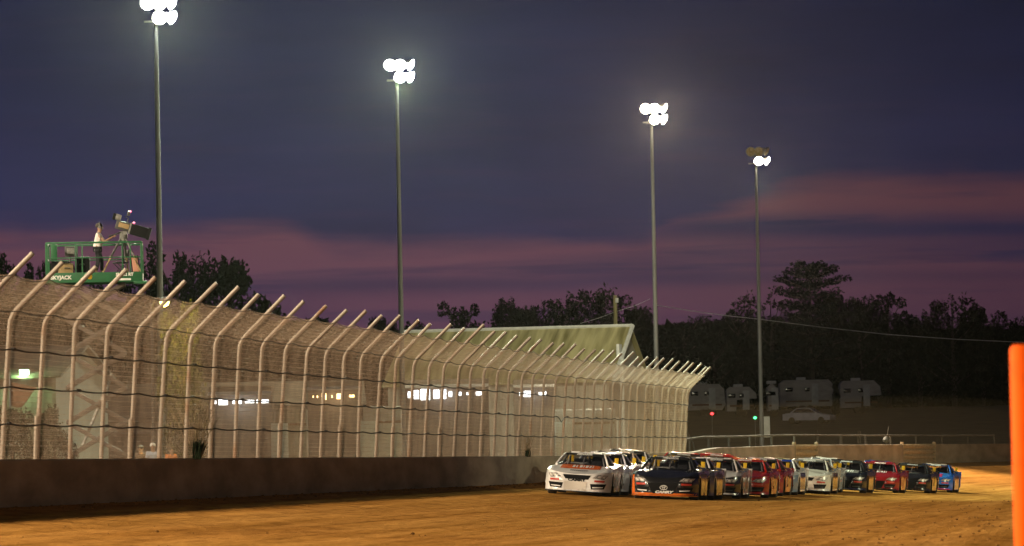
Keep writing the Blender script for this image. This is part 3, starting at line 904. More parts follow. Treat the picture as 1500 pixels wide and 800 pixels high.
trailer(308, 400, 590, 232, False, 'concession trailer with a string of small white lights behind the weed clump', [(0.05, 0.12, 0.16), (0.16, 0.30, 0.30), (0.38, 0.52, 0.20), (0.58, 0.72, 0.16), (0.76, 0.95, 0.18)])
trailer(452, 528, 582, 240, True, 'concession trailer with two warm yellow lamps seen through the fence', [(0.10, 0.12, 0.12), (0.18, 0.20, 0.12), (0.27, 0.36, 0.34), (0.46, 0.48, 0.14), (0.56, 0.66, 0.3), (0.80, 0.90, 0.14)])
trailer(592, 716, 579, 245, False, 'longest concession trailer with a wide bright white serving window', [(0.05, 0.10, 0.35), (0.12, 0.18, 0.5), (0.20, 0.31, 0.62), (0.35, 0.42, 0.5), (0.44, 0.50, 0.55), (0.53, 0.57, 0.3), (0.64, 0.68, 0.2), (0.74, 0.77, 0.14), (0.85, 0.93, 0.2)])
trailer(752, 812, 578, 250, False, 'small concession trailer with two white lights where the mesh turns pale', [(0.14, 0.22, 0.2), (0.25, 0.42, 0.34), (0.62, 0.70, 0.16), (0.73, 0.80, 0.22)])

# street lamp with yellow glow, beside its little tree
sp = at(241, 443, 168); g = ground_z(sp.x, sp.y)
sl_ = empty('street_lamp', (sp.x, sp.y, g), 0, 'street lamp with a yellow glow just above the fence, beside a lit bush', 'street lamp')
h = sp.z - g
mb = MB(); mb.tube([(-0.5, 0, 0), (-0.5, 0, h - 0.1), (-0.35, 0, h + 0.15), (0, 0, h + 0.15)], [0.08, 0.06, 0.04, 0.04], 8); mb.build('lamp_post', M['cable'], sl_)
mb = MB(); mb.lathe([(0.05, 0.22), (0.22, 0.1), (0.24, 0.02), (0.2, 0.02)], Matrix.Translation((0, 0, h)), 12); lh = mb.build('lamp_hood', M['lamp_body'], sl_)
mb = MB(); mb.lathe([(0.19, 0.02), (0.14, -0.12), (0, -0.18)], Matrix.Translation((0, 0, h)), 12); mb.build('bulb', M['lamp_yellow'], lh)
STREET = Vector((sp.x + 0.1, sp.y - 0.25, sp.z - 0.2))
bp = at(262, 452, 167)
t_ = tree(1, 268, 446, 171.0, 'small bushy tree lit yellow by the street lamp behind the fence', 'broadleaf_tree', 0.42, group=None)

# wooden utility pole + wires
up = at(901, 433, 310); g = ground_z(up.x, up.y)
ut = empty('utility_pole', (up.x, up.y, g), 0, 'yellowish wooden utility pole standing up behind the roof ridge', 'utility pole')
mb = MB(); mb.tube([(0, 0, -0.3), (0, 0, up.z - g)], [0.19, 0.14], 10); mb.build('shaft', M['wood'], ut)
mb = MB(); mb.bbox((0.12, -0.14, up.z - g - 0.35), (0.22, 0.16, 0.34), 0.03); mb.build('insulator', M['trim'], ut)
def wire(lab, pts, d, r):
    mb = MB(); P = []
    for i in range(len(pts) - 1):
        for k in range(8):
            f = k / 8; P.append(at(lerp(pts[i][0], pts[i + 1][0], f), lerp(pts[i][1], pts[i + 1][1], f), d))
    P.append(at(*pts[-1], d))
    o = mb; mb.tube(P, r, 5)
    o = mb.build('overhead_wire', M['trim'], None); tag(o, lab, 'wire'); return o
wire('pale overhead wire sagging across the dark trees past the last light pole', [(960, 447), (1010, 455), (1060, 462), (1115, 468), (1200, 479), (1300, 490), (1400, 497), (1510, 502)], 330, 0.022)
wire('thin overhead wire dipping from the utility pole behind the mossy roof', [(850, 474), (880, 465), (901, 457), (930, 448), (952, 438)], 311, 0.012)

# ------------------------------------------------------------------ campers, parked car and small signal lamps on the slope
def camper(px0, px1, py_b, d, hgt, lab, rz=0.0, style=0):
    p0, p1 = at(px0, py_b, d), at(px1, py_b, d); W = (p1 - p0).length; x = (p0.x + p1.x) / 2
    e = empty('camper_trailer', (x, d, ground_z(x, d)), rz, lab, 'camper', 'pale campers parked below the trees')
    z0 = 0.55
    prof = [(-W / 2, z0), (W / 2 - 0.3, z0), (W / 2, z0 + 0.5), (W / 2 - 0.1, z0 + hgt - 0.5), (W / 2 - 0.6, z0 + hgt), (-W / 2 + 0.4, z0 + hgt), (-W / 2, z0 + hgt - 0.35)]
    if style == 1: prof = [(-W / 2, z0), (W / 2 - 2.0, z0), (W / 2 - 1.9, z0 + 1.1), (W / 2, z0 + 1.2), (W / 2 - 0.1, z0 + hgt - 0.6), (W / 2 - 0.7, z0 + hgt), (-W / 2 + 0.3, z0 + hgt), (-W / 2, z0 + hgt - 0.3)]
    mb = MB(); mb.prism(prof, -1.2, 1.2); mb.build('body', M['camper'], e, True, 25)
    for sx, ww in ((-0.33, 0.7), (0.0, 0.45)):
        mb = MB(); mb.bbox((sx * W, -1.22, z0 + hgt * 0.64), (ww, 0.06, 0.40), 0.02); mb.build('window', M['dark_glass'], e)
    mb = MB(); mb.bbox((0.14 * W, -1.22, z0 + hgt * 0.45), (0.65, 0.06, hgt * 0.8), 0.02); mb.build('door', M['trim'], e)
    mb = MB(); mb.bbox((-0.1 * W, 0, z0 + hgt + 0.14), (0.9, 0.8, 0.28), 0.08); mb.build('roof_unit', M['trim'], e)
    mb = MB(); mb.box((0, -1.215, z0 + 0.5), (W * 0.8, 0.03, 0.16)); mb.build('stripe', M['tarp'], e)
    for sx in (-0.1, 0.04):
        mb = MB(); mb.lathe([(0.0, -0.1), (0.33, -0.1), (0.36, 0), (0.33, 0.1), (0.0, 0.1)], Matrix.Translation((sx * W, -1.1, 0.36)) @ Matrix.Rotation(PI / 2, 4, 'X'), 14); mb.build('wheel', M['rubber'], e)
camper(1008, 1062, 604, 418, 2.5, 'pale camper with a small square window closest to the fence end', 0, 0)
camper(1064, 1108, 606, 412, 2.3, 'pale camper with a sloping nose just before the last light pole', 0, 1)
camper(1124, 1140, 600, 410, 2.6, 'narrow bright camper end standing against the last light pole', 0, 0)
camper(1142, 1222, 611, 425, 2.6, 'long pale camper behind the parked silver car', 0, 0)
camper(1230, 1290, 612, 416, 2.6, 'pale camper beyond the slim tree trunk', 0, 1)

def road_car(px, py, d, rz, lab):
    p = at(px, py, d)
    e = empty('parked_car', (p.x, d, ground_z(p.x, d)), rz, lab, 'car')
    prof = [(-2.2, 0.35), (2.2, 0.32), (2.25, 0.6), (2.1, 0.75), (1.1, 0.92), (-1.75, 1.0), (-2.2, 0.9)]
    mb = MB(); mb.prism(prof, -0.88, 0.88); mb.build('body', M['silver'], e, True, 25)
    cab = [(-1.6, 0.99), (1.05, 0.93), (0.3, 1.4), (-0.2, 1.46), (-0.95, 1.42)]
    mb = MB(); mb.prism(cab, -0.72, 0.72); mb.build('cabin', M['silver'], e, True, 25)
    mb = MB(); gl_ = [(-1.35, 1.03), (0.85, 0.98), (0.24, 1.36), (-0.2, 1.40), (-0.9, 1.36)]
    mb.prism(gl_, -0.735, 0.735); mb.build('side_window', M['dark_glass'], e, False)
    mb = MB(); mb.add([(1.02, -0.62, 0.965), (1.02, 0.62, 0.965), (0.36, 0.6, 1.385), (0.36, -0.6, 1.385)], [(0, 1, 2, 3)]); mb.build('windshield', M['dark_glass'], e, False)
    for sx in (-1.35, 1.4):
        for sy in (-0.8, 0.8):
            mb = MB(); mb.lathe([(0.0, -0.11), (0.28, -0.11), (0.32, -0.06), (0.32, 0.06), (0.28, 0.11), (0.0, 0.11)], Matrix.Translation((sx, sy, 0.32)) @ Matrix.Rotation(PI / 2, 4, 'X'), 16)
            w = mb.build('wheel', M['rubber'], e)
            mb = MB(); mb.lathe([(0.19, -0.118 if sy < 0 else 0.118), (0.0, -0.13 if sy < 0 else 0.13)], Matrix.Translation((sx, sy, 0.32)) @ Matrix.Rotation(PI / 2, 4, 'X'), 12)
            mb.build('rim', M['rim'], w)
    for sy in (-0.62, 0.62):
        mb = MB(); mb.bbox((2.2, sy, 0.68), (0.12, 0.38, 0.14), 0.03); mb.build('headlight', M['bulb'], e)
road_car(1185, 618, 385, R_(-22), 'silver sedan parked on the dark slope in front of the campers')

def dot(px, py, d, m, lab):
    p = at(px, py, d); g = ground_z(p.x, p.y)
    e = empty('signal_lamp', (p.x, p.y, g), 0, lab, 'signal lamp')
    mb = MB(); mb.tube([(0, 0, 0), (0, 0, p.z - g - 0.1)], 0.03, 6); mb.build('stand', M['lamp_body'], e)
    mb = MB(); mb.lathe([(0.0, -0.12), (0.12, -0.06), (0.14, 0.02), (0.0, 0.12)], Matrix.Translation((0, 0, p.z - g)), 10); mb.build('bulb', m, e)
dot(1043, 606, 330, M['dot_red'], 'tiny red lamp glowing in front of the campers')
dot(1106, 612, 330, M['dot_green'], 'tiny green lamp glowing beside the last light pole')

# orange marker post beside the camera
q = at(1482, 690, 25.0)
om = empty('marker_post', (q.x + 0.075, 25.0, ground_z(q.x, 25.0)), 0, 'bright orange plastic marker post standing close by at the picture edge', 'marker post')
topz = at(1490, 505, 25).z - ground_z(q.x, 25.0)
mb = MB()
mb.tube([(0, 0, -0.05), (0, 0, topz * 0.5), (0, 0, topz - 0.03), (0, 0, topz - 0.006), (0, 0, topz)], [0.073, 0.073, 0.073, 0.06, 0.03], 24); mb.build('tube', M['orange'], om)
mb = MB(); mb.lathe([(0.26, -0.03), (0.25, 0.03), (0.11, 0.08), (0.085, 0.16)], None, 20); mb.build('base', M['rubber'], om)

# ------------------------------------------------------------------ stock cars (nose towards -y, x to the car's own left)
def zt_nose(x): return 0.66 + 0.12 * (abs(x) / 0.98) ** 2
def f_bump(x, z):
    return -2.44 + 0.66 * (min(abs(x), 0.98) / 0.98) ** 5 + 1.1 * max(0, z - 0.44) ** 2 - 0.05 * max(0, 0.2 - z) / 0.1
def sidex(z): 
    f = min(1, max(0, (z - 0.62) / 0.3)); return 0.98 - 0.045 * f * f
NA = 30
AX = [0.98 * math.sin((i / NA * 2 - 1) * PI / 2) for i in range(NA + 1)]
def hood_pt(x, r):
    """x across (nose width), r 0 at the nose edge .. 1 at the windshield"""
    z0 = zt_nose(x); y0 = f_bump(x, z0)
    k = abs(x) / 0.98
    x1 = x * 0.955; y1 = -0.98 - 0.13 * max(0, 1 - (abs(x) / 0.76) ** 2)
    z1 = 0.945 - 0.075 * k ** 3
    z = lerp(z0, z1, r) + 0.012 * math.sin(PI * r)
    # raised hood centre and fender crowns
    z += 0.006 * math.exp(-(x / 0.30) ** 4) * math.sin(PI * r)
    z += 0.03 * math.exp(-((abs(x) - 0.84) / 0.10) ** 2) * math.sin(PI * r)
    return Vector((lerp(x, x1, r), lerp(y0, y1, r), z))
def top_side(y): return pw(y, [(-1.78, 0.775), (-1.36, 0.865), (-0.95, 0.87), (0.3, 0.90), (1.45, 0.965), (2.35, 0.93)])
def bot_side(y):
    b = 0.14
    for yc in (-1.37, 1.42):
        dy = abs(y - yc)
        if dy < 0.41: b = max(b, 0.33 + math.sqrt(0.41 ** 2 - dy ** 2))
    return b

def car_meshes():
    K = {}
    # front bumper fascia
    mb = MB()
    def fb(u, v):
        i = u * NA; i0 = min(NA - 1, int(i)); x = lerp(AX[i0], AX[i0 + 1], i - i0)
        z = 0.13 + v * (zt_nose(x) - 0.13)
        return Vector((x, f_bump(x, z), z))
    mb.grid(fb, NA, 12); K['front_bumper'] = mb
    # hood and fenders
    hood = MB(); body = MB()
    def hd(x0, x1, n, tgt):
        tgt.grid(lambda u, v: hood_pt(lerp(x0, x1, u), v), n, 10)
    hd(-0.70, 0.70, 16, hood)
    for s in (-1, 1):
        body.grid(lambda u, v: hood_pt(s * (0.70 + 0.28 * math.sin(u * PI / 2)), v), 9, 10)
    K['hood'] = hood
    # sides
    ys = []
    y = -1.78
    while y < 2.40:
        ys.append(y); y += 0.035 if (abs(y + 1.37) < 0.46 or abs(y - 1.42) < 0.46) else 0.12
    ys.append(2.40)
    for s in (-1, 1):
        vs = []; nz = 7
        for y in ys:
            b, t = bot_side(y), top_side(y)
            for j in range(nz + 1):
                z = lerp(b, t, j / nz)
                tuck = 0.05 * max(0, (y - 1.6)) ** 2
                vs.append((s * (sidex(z) - tuck - 0.02 * math.exp(-((y - 0.0) / 0.6) ** 2) * math.sin(PI * j / nz)), y, z))
        w = nz + 1
        body.add(vs, [(i * w + j, i * w + j + 1, (i + 1) * w + j + 1, (i + 1) * w + j) for i in range(len(ys) - 1) for j in range(nz)])
        # shoulder to the glass line
        body.grid(lambda u, v: Vector((s * lerp(sidex(top_side(lerp(-0.98, 2.40, v))) - 0.05 * max(0, lerp(-0.98, 2.4, v) - 1.6) ** 2, 0.745, u), lerp(-0.98, 2.40, v),
                  top_side(lerp(-0.98, 2.40, v)) + 0.065 * math.sin(u * PI / 2))), 5, 16)
        # wheel arch lips
        for yc in (-1.37, 1.42):
            pts = [(s * 0.972, yc + 0.40 * math.cos(a), 0.33 + 0.40 * math.sin(a)) for a in [PI * k / 14 for k in range(15)]]
            body.tube(pts, 0.016, 5)
    # deck and tail
    body.grid(lambda u, v: Vector((lerp(-0.75, 0.75, u), lerp(1.58, 2.40, v), 1.015 - 0.02 * v)), 4, 4)
    body.grid(lambda u, v: Vector((lerp(-0.95, 0.95, u), 2.40 + 0.06 * math.sin(PI * u), lerp(0.22, 1.0, v))), 8, 5)
    # pillars
    for s in (-1, 1):
        body.tube([(s * 0.775, -1.0, 0.925), (s * 0.68, -0.60, 1.13), (s * 0.575, -0.20, 1.285)], [0.038, 0.034, 0.036], 8)
        body.add([(s * 0.585, 0.40, 1.275), (s * 0.585, 0.80, 1.275), (s * 0.74, 1.62, 1.01), (s * 0.765, 0.95, 0.965), (s * 0.69, 0.62, 1.10)], [(0, 1, 2, 3, 4)])
        body.tube([(s * 0.585, -0.2, 1.28), (s * 0.59, 0.8, 1.275)], 0.022, 6)
    K['body'] = body
    # roof with small side rails
    rf = MB()
    def rfp(u, v):
        x = lerp(-0.60, 0.60, u); k = (x / 0.60) ** 2
        return Vector((x, lerp(-0.30 + 0.09 * k, 0.82, v), 1.335 - 0.045 * k - 0.03 * (v - 0.35) ** 2 - (0.03 if v == 0 else 0)))
    rf.grid(rfp, 14, 10)
    K['roof'] = rf
    for s in (-1, 1):
        rr = MB(); rr.tube([(s * 0.50, -0.1, 1.317), (s * 0.50, 0.7, 1.312)], 0.014, 5)
        K['roof_rail%d' % s] = rr
        rr = MB(); rr.bbox((s * 0.34, 0.18, 1.335), (0.24, 0.16, 0.03), 0.008); K['roof_flap%d' % s] = rr
    # glass
    ws = MB()
    ws.grid(lambda u, v: Vector((lerp(lerp(-0.75, 0.75, u), lerp(-0.57, 0.57, u), v), lerp(-1.0, -0.22, v) - lerp(0.13, 0.09, v) * (1 - (2 * u - 1) ** 2),
                                 lerp(0.935, 1.295, v) + 0.012 * math.sin(PI * v))), 14, 8)
    K['windshield'] = ws
    rg = MB(); rg.grid(lambda u, v: Vector((lerp(lerp(-0.70, 0.70, u), lerp(-0.57, 0.57, u), v), lerp(1.60, 0.80, v), lerp(1.01, 1.285, v) + 0.02 * math.sin(PI * v))), 6, 5)
    K['rear_window'] = rg
    # sun strip at the top of the windshield
    vb = MB()
    def wsp(u, v, off):
        p = Vector((lerp(lerp(-0.75, 0.75, u), lerp(-0.57, 0.57, u), v), lerp(-1.0, -0.22, v) - lerp(0.13, 0.09, v) * (1 - (2 * u - 1) ** 2), lerp(0.935, 1.295, v) + 0.012 * math.sin(PI * v)))
        return p + Vector((0, -0.40, 0.9)) * off
    vb.grid(lambda u, v: wsp(u, lerp(0.80, 0.995, v), 0.006), 14, 3)
    K['sun_strip'] = vb
    tv, tf = text_geo('MENARDS', 0.105, 0.0, 0.004)
    tb = MB(); tb.add([wsp((x / 1.22) + 0.5, 0.835 + y / 0.52, 0.012) for x, y, z in tv], tf); K['banner_text'] = tb
    # window nets / side glass
    for s in (1,):
        sw = MB(); sw.add([(s * 0.755, -0.93, 0.945), (s * 0.585, -0.17, 1.27), (s * 0.585, 0.42, 1.27), (s * 0.69, 0.62, 1.10), (s * 0.762, 0.95, 0.965)], [(0, 1, 2, 3, 4)])
    K['window_net'] = sw
    # cabin
    it = MB()
    it.box((0, 0.2, 0.30), (1.5, 2.6, 0.04)); it.box((0, -0.88, 0.74), (1.44, 0.16, 0.32)); it.box((-0.74, 0.2, 0.60), (0.03, 2.3, 0.62)); it.box((0.74, 0.2, 0.60), (0.03, 2.3, 0.62)); it.box((0, 1.1, 0.72), (1.4, 0.05, 0.5))
    K['cabin_floor'] = it
    st = MB(); st.bbox((0.36, 0.15, 0.72), (0.52, 0.22, 0.62), 0.06); st.bbox((0.36, 0.17, 1.10), (0.36, 0.18, 0.22), 0.05)
    st.bbox((0.12, 0.02, 1.08), (0.06, 0.3, 0.2), 0.02); st.bbox((0.60, 0.02, 1.08), (0.06, 0.3, 0.2), 0.02)
    st.bbox((0.36, -0.42, 0.93), (0.30, 0.05, 0.28), 0.02)
    K['driver_seat'] = st
    cg = MB()
    for s in (-1, 1):
        cg.tube([(s * 0.64, -0.80, 0.9), (s * 0.52, -0.18, 1.25), (s * 0.52, 0.5, 1.25), (s * 0.60, 1.4, 0.95)], 0.022, 6)
        cg.tube([(s * 0.52, 0.45, 1.25), (s * 0.66, 0.5, 0.6)], 0.022, 6)
    cg.tube([(-0.52, 0.45, 1.25), (0.52, 0.45, 1.25)], 0.022, 6); cg.tube([(0.52, 0.45, 1.25), (-0.6, 0.5, 0.75)], 0.022, 6)
    cg.tube([(-0.52, -0.18, 1.25), (0.52, -0.18, 1.25)], 0.02, 6); cg.tube([(0.0, -0.22, 1.25), (0.0, -0.75, 0.95)], 0.018, 6)
    cg.tube([(-0.66, 0.5, 0.98), (0.66, 0.5, 0.98)], 0.02, 6)
    K['roll_cage'] = cg
    # spoiler
    rsp = Matrix.Rotation(R_(-18), 3, 'X')
    sp = MB(); sp.bbox((-0.02, 2.38, 1.06), (1.14, 0.02, 0.12), 0.006, rsp); K['spoiler'] = sp
    sp = MB(); sp.bbox((-0.69, 2.38, 1.10), (0.18, 0.02, 0.24), 0.006, rsp); K['spoiler_end_r'] = sp
    sp = MB(); sp.bbox((0.71, 2.38, 1.10), (0.12, 0.02, 0.20), 0.006, rsp); K['spoiler_end_l'] = sp
    # splitter, underbody
    pl = MB()
    pts = [(x, f_bump(x, 0.13) - 0.035) for x in AX]
    n = len(pts)
    pl.add([(x * 1.005, y, 0.125) for x, y in pts] + [(x * 1.005, y, 0.095) for x, y in pts] + [(x * 0.9, -1.85, 0.125) for x, y in pts] + [(x * 0.9, -1.85, 0.095) for x, y in pts],
           [(i, i + 1, n + i + 1, n + i) for i in range(n - 1)] + [(2 * n + i, 2 * n + i + 1, i + 1, i) for i in range(n - 1)] + [(n + i, n + i + 1, 3 * n + i + 1, 3 * n + i) for i in range(n - 1)])
    K['splitter'] = pl
    ub = MB(); ub.box((0, 0.1, 0.30), (1.34, 4.5, 0.30)); ub.box((0, -1.37, 0.33), (1.1, 0.3, 0.4)); K['underbody'] = ub
    # decals on the nose
    def patch(mb, corners, off=0.006, nu=10, nv=5):
        (ax, az), (bx, bz), (cx_, cz), (dx, dz) = corners
        def fn(u, v):
            x = lerp(lerp(ax, bx, u), lerp(dx, cx_, u), v); z = lerp(lerp(az, bz, u), lerp(dz, cz, u), v)
            return Vector((x, f_bump(x, z) - off, z))
        mb.grid(fn, nu, nv)
    g = MB(); patch(g, [(-0.34, 0.50), (0.34, 0.50), (0.42, 0.635), (-0.42, 0.635)], 0.008); K['grille'] = g
    g = MB(); patch(g, [(-0.30, 0.17), (0.30, 0.17), (0.46, 0.50), (-0.46, 0.50)], 0.006); K['wide_grille'] = g
    for nm, s in (('in_r', -1), ('in_l', 1)):
        g = MB(); patch(g, [(s * 0.44, 0.20), (s * 0.80, 0.22), (s * 0.86, 0.385), (s * 0.40, 0.37)], 0.006)
        K['side_intake' + nm] = g
        g = MB(); patch(g, [(s * 0.48, 0.24), (s * 0.76, 0.26), (s * 0.78, 0.29), (s * 0.47, 0.275)], 0.012)
        K['intake_slat' + nm] = g
        g = MB(); patch(g, [(s * 0.46, 0.555), (s * 0.80, 0.52), (s * 0.90, 0.655), (s * 0.60, 0.665)], 0.007); K['headlight' + nm] = g
        g = MB(); patch(g, [(s * 0.60, 0.575), (s * 0.68, 0.568), (s * 0.72, 0.635), (s * 0.64, 0.635)], 0.011, 4, 3); patch(g, [(s * 0.74, 0.565), (s * 0.80, 0.56), (s * 0.845, 0.635), (s * 0.78, 0.635)], 0.011, 4, 3); K['bulb' + nm] = g
        g = MB(); patch(g, [(s * 0.52, 0.435), (s * 0.80, 0.43), (s * 0.82, 0.49), (s * 0.53, 0.495)], 0.007); K['nose_sticker' + nm] = g
    g = MB(); patch(g, [(-0.92, 0.135), (0.92, 0.135), (0.94, 0.185), (-0.94, 0.185)], 0.005, 24, 2); K['lower_stripe'] = g
    g = MB(); patch(g, [(-0.97, 0.14), (-0.85, 0.14), (-0.90, 0.74), (-0.975, 0.74)], 0.005, 6, 12); K['corner_stripe'] = g
    g = MB(); patch(g, [(-0.36, 0.165), (0.30, 0.165), (0.30, 0.43), (-0.36, 0.43)], 0.012); K['nose_panel'] = g
    g = MB(); patch(g, [(-0.62, 0.15), (-0.22, 0.15), (-0.22, 0.40), (-0.58, 0.40)], 0.010); K['offset_panel'] = g
    tv, tf = text_geo('CAMRY', 0.105, 0.0, 0.006)
    g = MB(); g.add([Vector((x * 1.45, f_bump(x * 1.45, 0.44 + y) - 0.014, 0.44 + y)) for x, y, z in tv], tf); K['camry_black'] = g
    tv, tf = text_geo('CAMRY', 0.10, 0.25, 0.006)
    g = MB(); g.add([Vector((x * 1.5 + 0.02, f_bump(x * 1.5, 0.185 + y) - 0.014, 0.185 + y)) for x, y, z in tv], tf); K['camry_white'] = g
    # emblem of three ovals
    g = MB()
    def ring(cx, cz, a, b, r=0.009):
        pts = [(cx + a * math.cos(w), f_bump(cx, cz) - 0.018, cz + b * math.sin(w)) for w in [2 * PI * k / 20 for k in range(21)]]
        g.tube(pts, r, 5, False)
    ring(0.02, 0.355, 0.105, 0.068); ring(0.02, 0.385, 0.058, 0.032, 0.008); ring(0.02, 0.352, 0.026, 0.062, 0.008); K['emblem'] = g
    # hood markings
    def hpatch(mb, x0, x1, ra, rb, off=0.006):
        mb.grid(lambda u, v: hood_pt(lerp(x0, x1, u), lerp(ra, rb, v)) + Vector((0, -0.15, 1)) * off, 12, 4)
    g = MB(); hpatch(g, -0.60, 0.62, 0.46, 0.97); K['hood_band'] = g
    g = MB()
    for k, (a, b) in enumerate(((-0.24, -0.17), (-0.13, -0.09), (-0.02, 0.06), (0.09, 0.12), (0.16, 0.24), (0.28, 0.33), (0.37, 0.40))):
        hpatch(g, a, b, 0.62, 0.88, 0.011)
    K['hood_mark'] = g
    g = MB()
    for k in range(9):
        hpatch(g, -0.25 + k * 0.06, -0.215 + k * 0.06, 0.24, 0.36, 0.010)
    K['hood_mark_small'] = g
    g = MB(); hpatch(g, -0.66, 0.66, 0.03, 0.97, 0.005); K['hood_full'] = g
    g = MB(); hpatch(g, 0.30, 0.48, 0.18, 0.72, 0.008); K['hood_slash'] = g
    # side numbers and door panel (brown ones paint the clay's reflection), the car's left flank
    for nm in ('11', '25', '20', '23', '18', '15', '7', '22', '06'):
        tv, tf = text_geo(nm, 0.62, 0.12, 0.02)
        g = MB(); g.add([Vector((sidex(0.34 + y) + 0.002, 0.30 + x, 0.34 + y)) for x, y, z in tv], tf); K['num' + nm] = g
    g = MB()
    g.grid(lambda u, v: Vector((sidex(lerp(0.2, 0.84, v)) + 0.0, lerp(-0.88, 1.0, u), lerp(0.2, 0.84, v))), 8, 6)
    K['door_or_reflection'] = g
    # roof stripe
    g = MB(); g.grid(lambda u, v: rfp(lerp(0.34, 0.80, u), lerp(0.03, 0.97, v)) + Vector((0, 0, 0.006)), 6, 8); K['roof_band'] = g
    # wheels
    ty = MB(); Mx = Matrix.Rotation(PI / 2, 4, 'Y')
    ty.lathe([(0.20, -0.13), (0.31, -0.14), (0.345, -0.10), (0.345, 0.10), (0.31, 0.14), (0.20, 0.13)], Mx, 24); K['tyre'] = ty
    rm_ = MB(); rm_.lathe([(0.0, -0.07), (0.08, -0.08), (0.10, -0.05), (0.19, -0.07), (0.205, -0.125)], Mx, 16); rm_.lathe([(0.0, 0.07), (0.08, 0.08), (0.10, 0.05), (0.19, 0.07), (0.205, 0.125)], Mx, 16); K['rim'] = rm_
    # mirrors/pods
    g = MB()
    g.bbox((0.86, -0.62, 0.99), (0.12, 0.10, 0.09), 0.03); K['mirror'] = g
    out = {}
    for k, v in K.items():
        out[k] = v.mesh(k, M['black'], True, 40)
    return out
KM = car_meshes()

DIRT = (0.17, 0.085, 0.028)
_paint = {}
def paint(c, rough=0.22):
    c = tuple(c)
    if c not in _paint:
        _paint[c] = mat('car_paint', c, rough, tuple(x * 0.9 for x in c), scale=2, coat=0.6, dirt=DIRT, dirt_z=0.30)
    return _paint[c]

